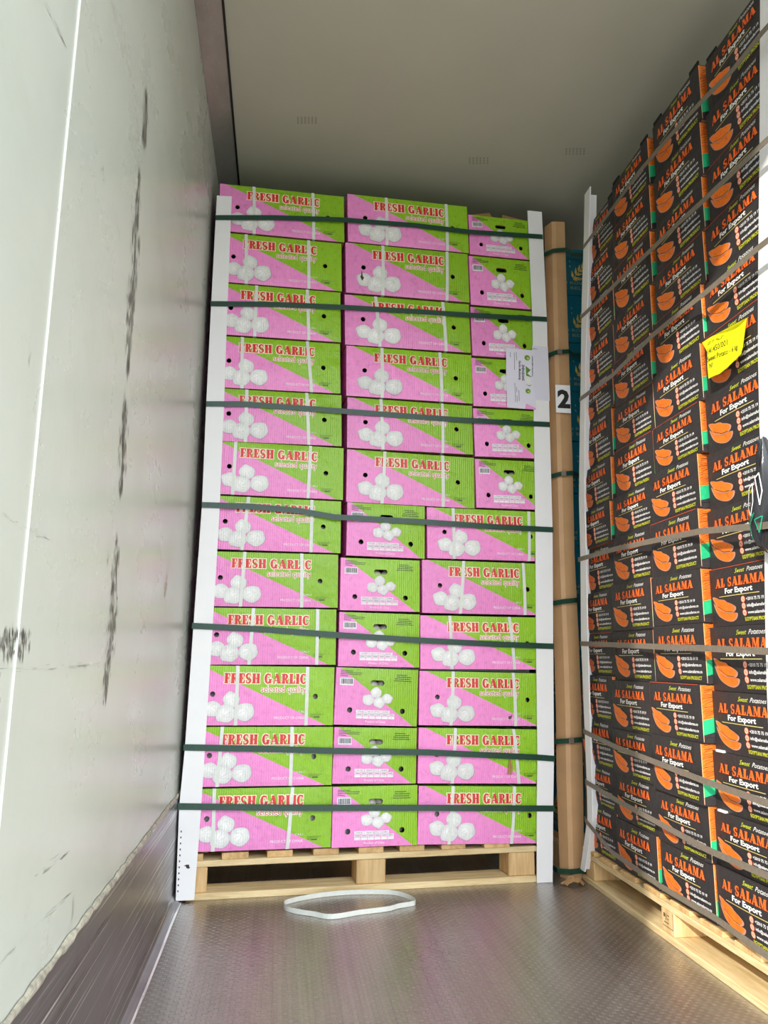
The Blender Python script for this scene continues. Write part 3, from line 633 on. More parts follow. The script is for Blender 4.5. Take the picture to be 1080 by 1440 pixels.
# ------------------------------------------------------------------ potato boxes
PW, PH, PD = 0.262, 0.147, 0.37
def bulgeP(u, v): return 0.006 * (math.sin(math.pi * min(max(u / PW, 0), 1)) ** .7) * (math.sin(math.pi * min(max(v / PH, 0), 1)) ** .7)
def sideb(u, v): return 0.003 * math.sin(math.pi * min(max(u / PD, 0), 1)) * math.sin(math.pi * min(max(v / PH, 0), 1))
BLK = (50, 47, 48); bk = s2l(BLK)
def pcol(u, v): return BLK
ME_P = carton('potato_box', PW, PH, PD, [], pcol, bulgeP, 0.02, M_SAL, (bk, bk, bk))
def cr(pts, k=4):
    o = []; n = len(pts)
    for i in range(n):
        p0, p1, p2, p3 = (pts[(i + j - 1) % n] for j in range(4))
        for t in (j / k for j in range(k)): o.append(tuple(.5 * (2 * b + (c - a) * t + (2 * a - 5 * b + 4 * c - d) * t * t + (3 * b - a - 3 * c + d) * t ** 3) for a, b, c, d in zip(p0, p1, p2, p3)))
    return o
def potato_poly(P, W, H, pts, col, layer, grow=0.0):
    cu = sum(p[0] for p in pts) / len(pts); cv = sum(p[1] for p in pts) / len(pts)
    P.poly([(W * (cu + (a - cu) * (1 + grow)), H * (cv + (b - cv) * (1 + grow))) for a, b in pts], col, layer)
def potato_front():
    P = Print(bulgeP); W, H = PW, PH
    P.text('Sweet', .44 * W, .59 * W, .865 * H, .075 * H, (214, 222, 60), .35, .0, 3)
    P.text('Potatoes', .62 * W, .85 * W, .865 * H, .075 * H, (240, 240, 236), .35, .0, 3)
    P.slab('AL SALAMA', .115 * W, .875 * W, .655 * H, .155 * H, (250, 112, 40), (120, 36, 24), .0009, 3.2, .02)
    P.text('For Export', .275 * W, .70 * W, .545 * H, .085 * H, (246, 246, 242), 0, .035, 3)
    P.line((.17 * W, .50 * H), (.79 * W, .50 * H), .0018, (214, 196, 120), 3)
    up = [(.07, .49), (.14, .475), (.17, .455), (.26, .43), (.29, .40), (.36, .36), (.415, .305), (.38, .24), (.27, .235), (.16, .30), (.11, .38)]
    lo = [(.075, .38), (.11, .34), (.16, .28), (.27, .215), (.375, .215), (.425, .195), (.395, .12), (.32, .085), (.22, .12), (.13, .21)]
    for q, L_ in ((lo, 2), (up, 4)):
        q = cr(q); potato_poly(P, W, H, q, (206, 150, 130), L_, .13); potato_poly(P, W, H, q, (252, 126, 34), L_ + 1)
    P.line((.13 * W, .345 * H), (.27 * W, .245 * H), .0012, (70, 34, 18), 6); P.line((.27 * W, .243 * H), (.375 * W, .23 * H), .0012, (70, 34, 18), 6)
    rr = random.Random(4)
    for i in range(13):
        u = rr.uniform(.14, .37); v = .44 - (u - .1) * .42 + rr.uniform(-.05, .02) if i < 7 else .25 - (u - .15) * .3 + rr.uniform(-.04, .02)
        P.line((u * W, v * H), ((u + .004) * W, (v - .028) * H), .0008, (120, 50, 16), 6)
    for i, v in enumerate((.415, .305, .195)):
        P.poly(circ(.555 * W, v * H, .0082, 14), (228, 96, 60), 3); P.poly(circ(.555 * W, v * H, .0068, 14), (246, 190, 164), 4)
        P.line((.546 * W, (v + .012) * H), (.566 * W, (v - .014) * H), .0016, (212, 90, 60), 5)
    P.text('+2010 75 75 19 19', .60 * W, .89 * W, .39 * H, .05 * H, (240, 240, 240), 0, .02, 3)
    P.text('info@salamafarms.co', .60 * W, .94 * W, .285 * H, .05 * H, (240, 240, 240), 0, .02, 3)
    P.text('www.salamafarms.co', .60 * W, .945 * W, .175 * H, .05 * H, (240, 240, 240), 0, .02, 3)
    P.text('EGYPTIAN PRODUCT', .545 * W, .93 * W, .065 * H, .056 * H, (206, 208, 56), 0, .03, 3)
    return P.build('printed_front', M_SAL)
def potato_side():
    P = Print(sideb); W, H = PD, PH
    def grid(u0, u1, v0, v1, f, col, layer):
        n = max(1, int((u1 - u0) / .03)); m_ = max(1, int((v1 - v0) / .03))
        for i in range(n):
            for j in range(m_):
                P.poly([(u0 + (u1 - u0) * (i + a) / n, v0 + (v1 - v0) * (j + b) / m_) for a, b in ((0, 0), (1, 0), (1, 1), (0, 1))], col, layer)
    grid(.0, .06, .38 * H, .985 * H, None, (240, 122, 36), 1)
    grid(.0, .06, .13 * H, .38 * H, None, (36, 178, 120), 1)
    rr = random.Random(9)
    for i in range(26):
        v = H * (.42 + .55 * i / 26); P.line((rr.uniform(0, .01), v), (rr.uniform(.03, .06), v + rr.uniform(.004, .012)), .0009, (110, 44, 14), 2)
    P.poly([(0, .38 * H), (.06, .48 * H), (.06, .36 * H)], (36, 178, 120), 2); P.poly([(.0, .13 * H), (.06, .24 * H), (.06, .1 * H), (0, .1 * H)], BLK, 2)
    P.line((.0008, .02 * H), (.0008, .99 * H), .0012, (236, 190, 150), 3)
    P.poly([(.036, .28 * H), (.05, .3 * H), (.06, .22 * H), (.06, .06 * H), (.046, .02 * H), (.038, .12 * H)], (245, 240, 236), 3)
    P.poly([(.040, .26 * H), (.05, .28 * H), (.06, .2 * H), (.06, .08 * H), (.047, .05 * H), (.041, .13 * H)], (214, 120, 88), 4)
    me = P.build('printed_side', M_SAL)
    me.transform(Matrix.Translation((PW, 0, 0)) @ Matrix.Rotation(math.pi / 2, 4, 'Z')); return me
PF, PS = potato_front(), potato_side()
def edge_lines():
    P = Print(bulgeP); P.line((.02 * PW, .992 * PH), (.97 * PW, .992 * PH), .0014, (214, 84, 48), 2); P.line((.008 * PW, .02 * PH), (.008 * PW, .98 * PH), .0012, (150, 70, 50), 2)
    return P.build('red_edge_line', M_SAL)
EL = edge_lines()
cols = {4: [(1036, 50), (1035, 131), (1036, 214), (1033, 303), (1028, 390), (1030, 470), (1034, 557), (1038, 644), (1036, 730), (1042, 817), (1042, 904), (1048, 1000), (1048, 1090), (1050, 1179), (1050, 1260)],
        3: [(950, 153), (951, 231), (952, 305), (952, 378), (952, 448), (950, 527), (949, 605), (941, 676), (948, 747), (951, 827), (951, 900), (946, 982), (954, 1061), (956, 1142), (960, 1217)],
        2: [(886, 244), (887, 308), (886, 372), (887, 444), (889, 507), (888, 576), (887, 640), (889, 707), (887, 767), (888, 836), (887, 905), (885, 977), (889, 1049), (894, 1114), (890, 1180)],
        1: [(843, 312), (843, 373), (842, 432), (840, 492), (840, 551), (837, 606), (838, 670), (837, 730), (841, 785), (842, 849), (842, 907), (842, 967), (844, 1030), (846, 1096), (847, 1152)]}
S34 = [8, 8, 8, 8, 9, 9, 9, 15, 16, 17, 15, 24, 21, 13, 7]; S23 = [5, 5, 5, 5, 5, 3, 3, 4, 4, 7, 4, 5, 6, 4, 6]; S12 = [2, 2, 2, 2, 2, 2, 5, 5, 2, 2, 3, 2, 2, 2, 1]
SX0, SK = 1.345, 0.02; SN = Vector((1, 0, -SK)).normalized()
def sp_(px, py, off=0.0): return hit(px, py, (SX0 - off, 0, 0), SN)
RN = ['top', 'second', 'third', 'fourth', 'fifth', 'sixth', 'seventh', 'eighth', 'ninth', 'tenth', 'eleventh', 'twelfth', 'thirteenth', 'fourteenth', 'bottom']
CN = {4: 'nearest column', 3: 'second column from the front', 2: 'third column from the front', 1: 'farthest column'}
red_line = {(4, 3), (4, 9), (4, 5), (3, 3), (3, 4), (3, 6), (3, 11), (2, 1), (2, 2), (2, 4), (2, 6), (1, 1), (1, 8), (1, 10), (4, 2), (3, 8)}
prev = None
for c in (4, 3, 2, 1):
    tops = []; ys = []
    pr = []
    for r in range(15):
        p3 = (S34[r] - 4) / 620; p2 = p3 * .5 + (S23[r] - 3) / 480; p1 = p2 * .7 + (S12[r] - 2) / 380
        pr.append({4: 0.0, 3: p3, 2: p2, 1: p1}[c])
    P3 = [sp_(x, y, pr[r]) for r, (x, y) in enumerate(cols[c])]
    sm = []
    for r in range(15):
        lo, hi = max(0, r - 2), min(14, r + 2); L_ = [P3[k].y for k in range(lo, hi + 1)]
        base = sum(L_) / len(L_)
        sm.append(base * .7 + P3[r].y * .3 + (0.014 * (.5 if c == 1 else 0)))
    if prev:
        sm = [max(y, prev[r] + PW + .0015) for r, y in enumerate(sm)]
    prev = sm
    zt = [P3[r].z + .27 * .147 for r in range(15)] + [.1092]
    for r in range(15):
        top = zt[r]; bot = zt[r + 1] + .0008
        t = bpy.data.objects.new('potato_box', None); COL.objects.link(t); t.empty_display_size = .05
        extra = ''
        if (c, r) == (4, 5): extra = ', yellow sticker'
        if (c, r) == (4, 8): extra = ', beside bag'
        tag(t, 'Black potato box with orange lettering, %s%s, %s%s' % (RN[r], '' if r in (0, 14) else ' from top', CN[c], extra), 'carton', 'black sweet potato boxes on the right pallet')
        tilt = R.uniform(-.006, .006) if r not in (0, 14) else 0
        X = SX0 + SK * top - pr[r]
        t.location = (X, sm[r] + PW / 2, bot); t.scale = (1, 1, (top - bot) / PH)
        t.rotation_euler = (0, 0, -math.pi / 2 + R.uniform(-.012, .012))
        link('box_body', ME_P, t); link('printed_front', PF, t); link('printed_side', PS, t)
        if (c, r) in red_line: link('red_edge_line', EL, t)
        if r == 0:
            for a, b in ((.0, .2), (.8, 1.0)):
                link('corner_tab', rbox('corner_tab', a * PW + .003, b * PW - .003, .002, .006, PH, PH + .014, M_SAL, 0), t)
                me = t.children[-1].data; paint(me, [bk] * len(me.loops))
        if (c, r) in ((4, 12), (4, 13)):
            me = rbox('white_tab', .08 * PW, .2 * PW, -.004, .02, PH - .001, PH + .005, M_WBOARD, 0)
            link('white_tab', me, t)['label'] = 'white interlocking tab at the top edge'
ZTOP = 2.24
# ------------------------------------------------------------------ teal cartons behind
TX, TY = 1.28, 2.705
def teal_face(W, H):
    P = Print()
    def leaf(u, v, a, L_, col):
        c, s_ = math.cos(a), math.sin(a); q = [(0, 0), (L_ * .35, L_ * .16), (L_, 0), (L_ * .35, -L_ * .16)]
        P.poly([(u + x * c - y * s_, v + x * s_ + y * c) for x, y in q], col, 2)
    gold = (226, 190, 92)
    for k in range(int(W / .11) + 1):
        u0 = .02 + .11 * k
        P.line((u0, .07), (u0 + .045, .125), .002, gold, 2); P.line((u0, .065), (u0 + .06, .075), .002, gold, 2)
        for i in range(4):
            x, y = u0 + .012 * i, .072 + .0145 * i
            leaf(x, y, 1.7 - .15 * i, .034, gold); leaf(x, y, .1 + .15 * i, .032, gold)
        for i in range(3): leaf(u0 + .014 * i, .068 + .003 * i, -.3, .022, gold)
        leaf(u0 - .01, .14, 1.9, .01, (170, 190, 180)); leaf(u0 - .008, .12, 2.4, .01, (170, 190, 180))
    P.text('GARDEN ROW GARDEN ROW', .0, W, .045, .012, (150, 156, 120), 0, 0, 3); P.text('OF THE BELL OF THE BELL', .0, W, .024, .012, (150, 156, 120), 0, 0, 3)
    return P.build('printed_panel', M_TEAL)
tl_ = s2l((4, 104, 124))
TH = .202
ME_T = rbox('teal_carton', 0, .38, 0, .29, 0, TH - .002, M_TEAL, .003); paint(ME_T, [tl_] * len(ME_T.loops))
TF = teal_face(.37, TH); TS = teal_face(.28, TH); TS.transform(Matrix.Rotation(-math.pi / 2, 4, 'Z') @ Matrix.Translation((-.285, 0, 0)))
for i in range(11):
    t = bpy.data.objects.new('teal_carton', None); COL.objects.link(t); t.location = (TX, TY, .1325 + i * TH); t.empty_display_size = .05
    tag(t, 'Teal carton with gold leaves behind brown corner post, %s' % (['lowest', 'second from the bottom', 'third from the bottom', 'fourth from the bottom', 'fifth from the bottom', 'middle one', 'fifth from the top', 'fourth from the top', 'third from the top', 'second from the top', 'topmost'][i]), 'carton', 'teal cartons in the gap')
    link('box_body', ME_T, t); link('printed_front', TF, t); link('printed_side', TS, t)
# ------------------------------------------------------------------ corner boards
def brd(name, label, corner, inner, back, n1, n2, mat, th=.004, group='paperboard corner posts'):
    o = link(name, lprofile(corner, inner, back, th, mat, name, (n1, n2))); return tag(o, label, 'corner post', group)
OFB = .0105
cl = [gp(x, y, OFB) for x, y in ((305, 275), (297, 427), (290, 568), (284, 710), (272, 880), (260, 1052), (252, 1134), (247, 1267))]
il = [gp(x, y, OFB) for x, y in ((326, 276), (320, 430), (315, 570), (309, 715), (299, 884), (288, 1054), (283, 1137), (273, 1267.5))]
for q in (cl, il): q[-1].z = .007
brd('corner_post', 'White paperboard corner post at the left edge of the garlic stack', cl, il, [p - GN * .055 for p in cl], GN, -GU, M_WBOARD)
cr = [gp(x, y, OFB) for x, y in ((762, 298), (769, 450), (773, 596), (777, 743), (778, 908), (779, 1062), (778, 1137), (777, 1236))]
ir = [gp(x, y, OFB) for x, y in ((742, 296), (749, 450), (751, 596), (753, 743), (754, 908), (756, 1062), (755, 1137), (755, 1236))]
for q in (cr, ir): q[-1].z = .001
brd('corner_post', 'White paperboard corner post at the right edge of the garlic stack', cr, ir, [p - GN * .055 for p in cr], GN, GU, M_WBOARD)
# far and near posts of the potato stack
XA = Vector((1, 0, 0)); YA = Vector((0, 1, 0))
fo = .040
c3 = [sp_(x, y, fo) for x, y in ((822, 274), (821, 330), (818, 420), (817, 500), (815, 620), (814, 700), (816, 780), (817, 900), (821, 1000), (825, 1100), (826, 1150), (816, 1222))]
i3 = [sp_(x, y, fo) for x, y in ((830, 270), (829, 330), (827, 420), (824, 500), (822, 620), (822, 700), (824, 780), (826, 900), (829, 1000), (832, 1100), (833, 1150), (822, 1226))]
for a, b in zip(c3, i3): b.z = a.z
brd('corner_post', 'Thin white bent corner post at the far edge of the potato stack', c3, i3, [p + XA * .045 for p in c3], -XA, YA, M_WBOARD)
c4 = []; i4 = []
for x, y in ((1069, -40), (1068, 200), (1066, 400), (1066, 500), (1068, 600), (1072, 690), (1075, 780), (1076, 870), (1078, 960), (1082, 1060), (1086, 1200), (1090, 1330)):
    p = sp_(x, y, .006); i4.append(p); c4.append(p - YA * .062)
brd('corner_post', 'Broad white sunlit corner post at near edge of the potato stack', c4, i4, [p + XA * .055 for p in c4], -XA, -YA, M_WBOARD)
# brown post
PN = Vector((0, -1, 0)); PP = (0, 2.655, 0)
bl_ = [hit(x, y, PP, PN) for x, y in ((769, 314), (770, 380), (772, 500), (775, 640), (779, 780), (783, 900), (786, 1000), (787, 1100), (790, 1180), (792, 1236))]
br_ = [hit(x, y, PP, PN) for x, y in ((794, 312), (796, 380), (800, 500), (805, 640), (808, 780), (814, 900), (818, 1000), (820, 1100), (821, 1180), (822, 1236))]
V = []; n = len(bl_)
mid = [a.lerp(b, .4) for a, b in zip(bl_, br_)]
ax = (br_[-1] - bl_[-1]).normalized()
V = []; F = []
for a, m_, b in zip(bl_, mid, br_):
    o1 = a + YA * .03; V += [o1, m_ - XA * .012 - YA * .006, m_ + XA * .004 - YA * .009, b, b + YA * .006, m_ + YA * .0, o1 + XA * .008]
k = 7
for i in range(n - 1):
    for j in range(k): a = i * k + j; b = i * k + (j + 1) % k; F.append((a, b, b + k, a + k))
F += [tuple(range(k)), tuple(range((n - 1) * k, n * k))]
bm = bmesh.new(); vv = [bm.verts.new(p) for p in V]
for f in F: bm.faces.new([vv[i] for i in f])
bmesh.ops.recalc_face_normals(bm, faces=bm.faces); me = bpy.data.meshes.new('corner_post'); bm.to_mesh(me); bm.free(); me.materials.append(M_BROWN)
post = tag(link('corner_post', me), 'Brown cardboard corner post in the gap carrying a number 2 sign', 'corner post', 'paperboard corner posts')
# number sign
def panel(name, W, H, draw, mat, base=(250, 250, 250), bend=None, nu=8, nv=8):
    bf = bend or (lambda u, v: 0.0)
    P = Print(bf)
    for i in range(nu):
        for j in range(nv): P.poly([(W * (i + a) / nu, H * (j + b) / nv) for a, b in ((0, 0), (1, 0), (1, 1), (0, 1))], base, 0)
    draw(P, W, H); return P.build(name, mat)
def d2(P, W, H): P.text('2', .12 * W, .97 * W, .2 * H, .6 * H, (34, 34, 36), 0, .045, 2)
q0 = hit(782, 580, (0, 2.638, 0), PN); q1 = hit(801.5, 542, (0, 2.638, 0), PN)
sg = link('number_sign', panel('number_sign', q1.x - q0.x, q1.z - q0.z, d2, M_PAPER, nu=2, nv=2)); sg.location = q0
tag(sg, 'White paper sign with a black 2 on the brown post', 'sign')
# ------------------------------------------------------------------ green straps round the garlic
def strap(pts, name, label, mat, group, cat='strap', width=.019, wd=(0, 0, 1), parent=None):
    V, F = ribbon(pts, wd, width, .0011); o = link(name, mesh(name, V, F, mat), parent)
    if not parent: tag(o, label, cat, group)
    return o
GST = [[(303, 306), (387, 306), (480, 309), (585, 317), (660, 326), (720, 330), (763, 333)], [(296, 427), (387, 428), (480, 432), (585, 438), (660, 443), (769, 449)],
       [(290, 568), (340, 568), (413, 573), (520, 581), (640, 590), (710, 594), (773, 597)], [(284, 710), (350, 712), (420, 718), (470, 727), (598, 734), (700, 741), (778, 745)],
       [(270, 880), (370, 885), (474, 893), (600, 901), (700, 906), (779, 909)], [(258, 1051), (370, 1053), (474, 1056), (600, 1058), (755, 1065), (780, 1067)], [(250, 1134), (400, 1136), (600, 1136), (780, 1137)]]
SNM = ['Topmost', 'Second', 'Third', 'Fourth', 'Fifth', 'Sixth', 'Lowest']
for i, q in enumerate(GST):
    P = [gp(x, y, .0135) for x, y in q]
    fine = []
    for a, b in zip(P, P[1:]):
        for k in range(6): fine.append(a.lerp(b, k / 6))
    fine.append(P[-1])
    pts = [fine[0] - GN * .35, fine[0] - GN * .02] + fine + [fine[-1] - GN * .02, fine[-1] - GN * .35]
    strap(pts, 'green_strap', '%s dark green strap %saround the garlic stack' % (SNM[i], '' if i in (0, 6) else 'from top '), M_GSTRAP, 'green straps around the garlic stack')
# straps round the brown post / teal stack
for i, y in enumerate((351, 494, 665, 844, 1040, 1224)):
    xs = (766, 797, 819) if i == 0 else ((770, 800, 820), (775, 806, 820), (781, 810, 822), (784, 818, 826), (788, 822, 838))[i - 1]
    p = [hit(x, y + d, (0, 2.640, 0), PN) for x, d in zip(xs, (3, 0, 0))]
    a = p[0] + Vector((0, .026, -.002)); 
    pts = [a + Vector((.012, .25, -.01)), a + Vector((.004, .02, -.003)), a, p[0].lerp(p[1], .4) - YA * .003, p[1], p[1] + Vector((.03, .03, 0)), p[1] + Vector((.25, .045, 0))]
    st = strap(pts, 'green_strap', 'Green strap over the brown corner post, %s' % ('topmost of six', 'just above the number 2 sign', 'just below the number 2 sign', 'fourth from the top', 'fifth from top, with a shiny buckle', 'lowest, at its foot')[i], M_GSTRAP, 'green straps over the brown post', width=.017)
    if i in (1, 2, 4):
        b = p[0].lerp(p[1], .55) - YA * .006; me = rbox('buckle', b.x - .009, b.x + .009, b.y - .0012, b.y + .0012, b.z - .0095, b.z + .0095, M_STEEL, .0006); link('buckle', me, st)
# ------------------------------------------------------------------ grey straps round the potato stack
SST = [[(820, 348), (862, 292), (900, 240), (945, 188), (988, 141), (1029, 100), (1070, 48), (1086, 30)], [(817, 446), (845, 420), (880, 385), (919, 348), (955, 313), (988, 283), (1030, 243), (1069, 206), (1086, 190)],
       [(815, 562), (862, 527), (917, 472), (955, 441), (1000, 405), (1040, 371), (1067, 348), (1090, 330)], [(813, 787), (865, 772), (925, 759), (985, 747), (1030, 743), (1067, 740), (1092, 737)],
       [(816, 905), (870, 907), (917, 909), (1000, 912), (1080, 916), (1095, 917)], [(820, 1028), (865, 1050), (917, 1070), (995, 1100), (1080, 1130), (1098, 1137)],
       [(823, 1099), (870, 1127), (922, 1155), (995, 1195), (1080, 1232), (1100, 1242)], [(822, 1152), (860, 1198), (930, 1247), (1007, 1292), (1080, 1345), (1102, 1362)]]
SM8 = ['Topmost', 'Second', 'Third', 'Fourth', 'Fifth', 'Sixth', 'Seventh', 'Lowest']
for i, q in enumerate(SST):
    P = [sp_(x, y, .041) for x, y in q]; fine = []
    for a, b in zip(P, P[1:]):
        for k in range(4): fine.append(a.lerp(b, k / 4))
    fine.append(P[-1]); e = fine[0]; f = fine[-1]
    pts = [e + Vector((.30, .014, -.01)), e + Vector((.03, .010, -.001)), e + Vector((.004, .006, 0))] + fine + [f + Vector((.012, -.028, 0)), f + Vector((.05, -.034, 0)), f + Vector((.6, -.034, 0))]
    strap(pts, 'grey_strap', '%s grey-brown strap %saround the black potato stack' % (SM8[i], '' if i in (0, 7) else 'from top '), M_BSTRAP, 'grey straps around the potato stack', width=.0155)
# ------------------------------------------------------------------ labels
def d_ship(P, W, H):
    for v, b in (('Garlic Multipack', .62), ('ZHENGKANG', .5)): pass
    P.text('Garlic Multistrip', W * .44, W * .44 + .075, H * .8, .0085, (50, 50, 56), 0, .02, 2, rot=90)
    P.text('ZHENGKANG', W * .55, W * .55 + .062, H * .74, .0095, (50, 50, 56), 0, .03, 2, rot=90)
    P.text('CHINA 2024 PRODUCE', W * .9, W * .9 + .08, H * .9, .005, (50, 50, 56), 0, .02, 2, rot=90)
    for u, v0, v1 in ((.15, .93, .84), (.29, .93, .64), (.36, .94, .8), (.29, .42, .1), (.35, .35, .1), (.42, .3, .12)): P.line((W * u, H * v0), (W * u, H * v1), .0016, (96, 96, 104), 2)
    for v, r in ((.86, .011), (.3, .010)): P.poly(circ(W * .74, H * v, r), (112, 156, 50), 2); P.poly(circ(W * .76, H * (v - .01), r * .45), (180, 208, 110), 3)
    P.poly([(W * .68, H * .72), (W * .86, H * .66), (W * .74, H * .6), (W * .9, H * .54), (W * .7, H * .56)], (96, 146, 44), 2)
    P.poly(circ(W * .76, H * .48, .010), (236, 238, 226), 2); P.poly([(W * .66, H * .42), (W * .8, H * .38), (W * .9, H * .42), (W * .8, H * .4)], (150, 180, 60), 3)
    P.poly([(W * .66, H * .09), (W, H * .02), (W, H * .0), (W * .62, H * .0)], (246, 160, 220), 3)
a = gp(713, 573, .012); b = gp(751, 493, .012)
s1 = link('shipping_label', panel('shipping_label', gu(b) - gu(a), b.z - a.z, d_ship, M_PAPER, (232, 230, 244), lambda u, v: .002 * math.sin(40 * v)))
s1.location = a; s1.rotation_euler = (0, 0, GROT); tag(s1, 'White shipping label with green pictures and sideways text beside right corner post', 'label')
def d_ship2(P, W, H):
    P.text('9011', W * .04, W * .3, H * .93, .004, (40, 40, 46), 0, .02, 2)
a = gp(750.5, 562, .0115); b = gp(770.5, 488, .0115)
s2 = link('label_half', panel('label_half', gu(b) - gu(a), b.z - a.z, d_ship2, M_PAPER, (226, 226, 238)), s1)
s2.location = s1.matrix_basis.inverted() @ a; 
# yellow sticker
def ybend(u, v):
    return .012 * max(0, (u / .13)) * max(0, 1 - v / .12) + .006 * math.sin(u * 30)
YP = [(989, 482), (1056, 447), (1055, 470), (1054, 489), (1051, 498), (1041, 505), (1028, 517), (1018, 526), (1001, 533), (999, 515), (999, 495)]
YU = Vector((0, -1, 0)); 
o_ = sp_(989, 533, .016)
loc = [( -(sp_(x, y, .016).y - o_.y), sp_(x, y, .016).z - o_.z) for x, y in YP]
P = Print(ybend)
_pts = [Vector(q) for q in loc]; _n = len(_pts); _ed = [(i, (i + 1) % _n) for i in range(_n)]
_u0, _u1 = min(q[0] for q in loc), max(q[0] for q in loc); _v0, _v1 = min(q[1] for q in loc), max(q[1] for q in loc)
_pts += [Vector((_u0 + (_u1 - _u0) * i / 24, _v0 + (_v1 - _v0) * j / 18)) for i in range(25) for j in range(19)]
_ov, _, _of, _, _, _ = delaunay_2d_cdt(_pts, _ed, [], 1, 1e-6)
for f in _of: P.poly([(_ov[i].x, _ov[i].y) for i in f], (255, 250, 20), 0)
def uv(x, y): p = sp_(x, y, .016); return (-(p.y - o_.y), p.z - o_.z)
def ytext(body, xa, ya, xb, yb, h, off=.015):
    a, b = uv(xa, ya), uv(xb, yb); vs_, fs, x0, x1 = text_polys(body, 0, off); bs = len(P.V); L_ = b[0] - a[0]
    for x, y in vs_:
        t = (x - x0) / (x1 - x0); u = a[0] + L_ * t; v = a[1] + (b[1] - a[1]) * t + y * h / .7; P.V.append((u, -.0008 - ybend(u, v), v))
    for f in fs: P.F.append(tuple(bs + i for i in f)); P.C.append([s2l((60, 58, 20))] * len(f))
ytext('LOT: 37 / PALLET', 1000, 486, 1021, 475, .007); ytext('141450/001', 1001, 499, 1026, 485, .015); ytext('Sweet Potato - 6 kg', 1000, 510, 1042, 491, .013); ytext('TNT', 1003, 519, 1009, 516, .011)
# triangulate finely so the curl shows
ys_ = link('yellow_sticker', P.build('yellow_sticker', M_PAPER)); ys_.location = o_; ys_.rotation_euler = (0, 0, -math.pi / 2)
tag(ys_, 'Curling yellow sticker reading Sweet Potato 6 kg on a black box', 'label')
# hanging film bag
def film():
    V = []; F = []; C = []; nu, nv = 10, 26
    base = sp_(1078, 640, .03)
    for j in range(nv + 1):
        t = j / nv; z = .25 * (1 - t)
        half = .010 + .034 * min(1, t / .6) ** 1.3 if t < .8 else (.044 * math.sqrt(max(0, 1 - ((t - .8) / .21) ** 2)))
        for i in range(nu + 1):
            a = math.pi * (i / nu); cxx = -math.cos(a) * half; dep = .03 * math.sin(a) * (0.6 + .4 * math.sin(t * 9 + i))
            V.append((cxx + .012 * t * 0, -dep, z + .004 * math.sin(i * 1.7)))
    for j in range(nv):
        for i in range(nu): a = j * (nu + 1) + i; F.append((a, a + nu + 1, a + nu + 2, a + 1)); C += [s2l((40, 40, 44))] * 4
    me = mesh('plastic_bag', V, F, M_FILM, True); paint(me, C); return me
bag = link('plastic_bag', film()); pb = sp_(1088, 776, .018); bag.location = pb; bag.rotation_euler = (0, 0, math.radians(-62))
tag(bag, 'Dark glossy plastic bag with white and teal marks hanging at right edge', 'bag')
P = Print(lambda u, v: .031 * math.sqrt(max(0, 1 - (u / .045) ** 2)) + .002)
for pts, c_ in (([(-.036, .1), (-.028, .14), (-.018, .15), (-.02, .11), (-.03, .08)], (240, 240, 240)), ([(-.01, .16), (.0, .17), (.004, .13), (-.004, .1)], (240, 240, 240)), ([(-.04, .07), (-.032, .04), (-.03, .0 + .03), (-.036, .06), (-.02, .085)], (20, 150, 110)), ([(-.02, .07), (-.01, .04), (.0, .075)], (20, 150, 110))):
    n = len(pts)
    for i in range(n): P.line(pts[i], pts[(i + 1) % n], .0022, c_, 2, 3)
link('printed_marks', P.build('printed_marks', M_FILM), bag)
# ------------------------------------------------------------------ loose band on the floor, cardboard scrap
lp = [(399, 1272), (404, 1268), (430, 1262), (465, 1257), (500, 1254.5), (545, 1254.5), (566, 1258), (580, 1264), (584, 1269), (575, 1271.5), (560, 1274), (545, 1278), (505, 1283), (467, 1289), (440, 1285), (415, 1281), (402, 1277), (399, 1272)]
Z_ = Vector((0, 0, 1)); pts = [hit(x, y, (0, 0, .008), Z_) for x, y in lp]; fine = []
for i in range(len(pts) - 1):
    p0, p1, p2, p3 = pts[max(0, i - 1)], pts[i], pts[i + 1], pts[min(len(pts) - 1, i + 2)]
    for k in range(5):
        t = k / 5; fine.append(.5 * ((2 * p1) + (p2 - p0) * t + (2 * p0 - 5 * p1 + 4 * p2 - p3) * t * t + (3 * p1 - p0 - 3 * p2 + p3) * t ** 3))
fine.append(pts[-1])
V, F = ribbon(fine, (0, 0, 1), .0135, .001); tag(link('plastic_band', mesh('plastic_band', V, F, M_WSTRAP)), 'Loose white plastic band lying in a loop on the metal floor', 'strap')
def crumple(name, c, sx, sy, sz, label, seed):
    r = random.Random(seed); bm = bmesh.new(); bmesh.ops.create_grid(bm, x_segments=9, y_segments=6, size=1)
    for v in bm.verts:
        f = 1 - .35 * abs(v.co.y); v.co = Vector((v.co.x * sx * f, v.co.y * sy, abs(sz * (1 - v.co.x ** 2) * (.55 + .45 * math.sin(3 * v.co.y + seed)) + r.uniform(0, sz * .25)) + .001))
    bmesh.ops.solidify(bm, geom=bm.faces[:], thickness=.002)
    me = bpy.data.meshes.new(name); bm.to_mesh(me); bm.free(); me.materials.append(M_KRAFT); o = link(name, me); o.location = c; tag(o, label, 'cardboard'); return o
fl = lambda x, y: hit(x, y, (0, 0, 0), Z_)
cs = crumple('cardboard_scrap', fl(806, 1244), .042, .02, .022, 'Crumpled brown cardboard scrap on the floor under the brown post', 3)
cs.location.z = .0005

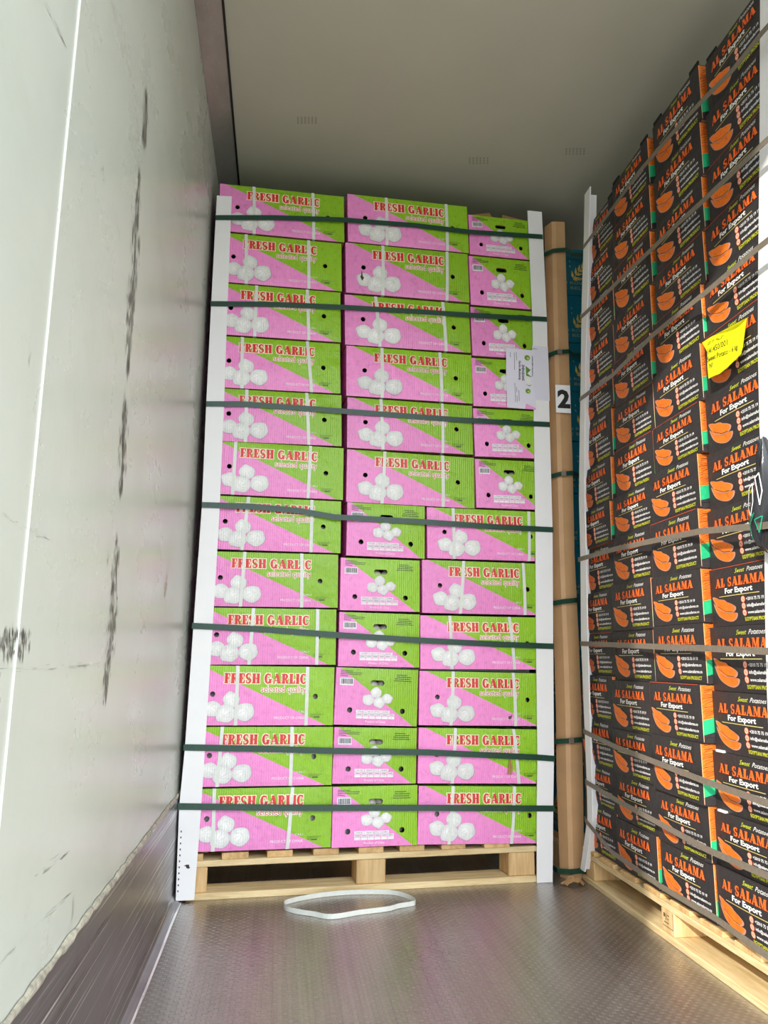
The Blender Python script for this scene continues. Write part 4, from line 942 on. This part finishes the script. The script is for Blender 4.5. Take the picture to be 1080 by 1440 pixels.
# ink marks: stamp on the sunlit pallet block, print at the foot of the left post, faint stamps on the ceiling
def worldmarks(name, quads, parent, mat=M_SCUFF):
    V = []; F = []
    for q in quads: b = len(V); V += [parent.matrix_world.inverted() @ Vector(p) for p in q]; F.append(tuple(range(b, b + len(q))))
    return link(name, mesh(name, V, F, mat), parent)
bpy.context.view_layer.update()
M_INK = mat_plain('black_ink', (46, 42, 38), 0.6)
lp_ = bpy.data.objects['corner_post']
qs = []
for x0, y0, x1, y1 in ((261, 1216, 266, 1219), (262, 1219, 267, 1221), (264, 1217, 265, 1222), (259, 1217, 261, 1218)): qs.append([gp(x0, y0, OFB + .0006), gp(x1, y0, OFB + .0006), gp(x1, y1, OFB + .0006), gp(x0, y1, OFB + .0006)])
for k in range(11): y = 1168 + 8.4 * k; x = 254 - .055 * (y - 1168); qs.append([gp(x, y, OFB + .0006), gp(x + 1.6, y, OFB + .0006), gp(x + 1.6, y + 2.6, OFB + .0006), gp(x, y + 2.6, OFB + .0006)])
worldmarks('ink_mark', qs, lp_, M_INK)
pl_ = [o for o in bpy.data.objects if o.name.startswith('wooden_pallet') and 'Sunlit' in o.get('label', '')][0]
X_ = 1.332 + .0036; qs = []
for y0, z0, y1, z1 in ((2.085, .066, 2.078, .056), (2.074, .066, 2.071, .05), (2.066, .064, 2.055, .062), (2.066, .055, 2.058, .053), (2.084, .045, 2.060, .043), (2.092, .035, 2.036, .0335), (2.037, .074, 2.0355, .034)):
    qs.append([(X_ - .0002, y0, z0), (X_ - .0002, y1, z0), (X_ - .0002, y1, z1), (X_ - .0002, y0, z1)])
worldmarks('ink_stamp', qs, pl_, M_INK)
ce = bpy.data.objects['ceiling']; qs = []
for cx_, cy_ in ((430, 168), (672, 225), (808, 212)):
    for i in range(6):
        for j in range(3):
            p = hit(cx_ - 12 + 5 * i, cy_ - 4 + 3.4 * j, (0, 0, ZC - .0005), Vector((0, 0, 1))); qs.append([p, p + Vector((.006, 0, 0)), p + Vector((.006, .012, 0)), p + Vector((0, .012, 0))])
worldmarks('faint_stamp', qs, ce, mat_plain('faint_stamp_ink', (160, 156, 140), 0.5))['kind'] = 'stuff'
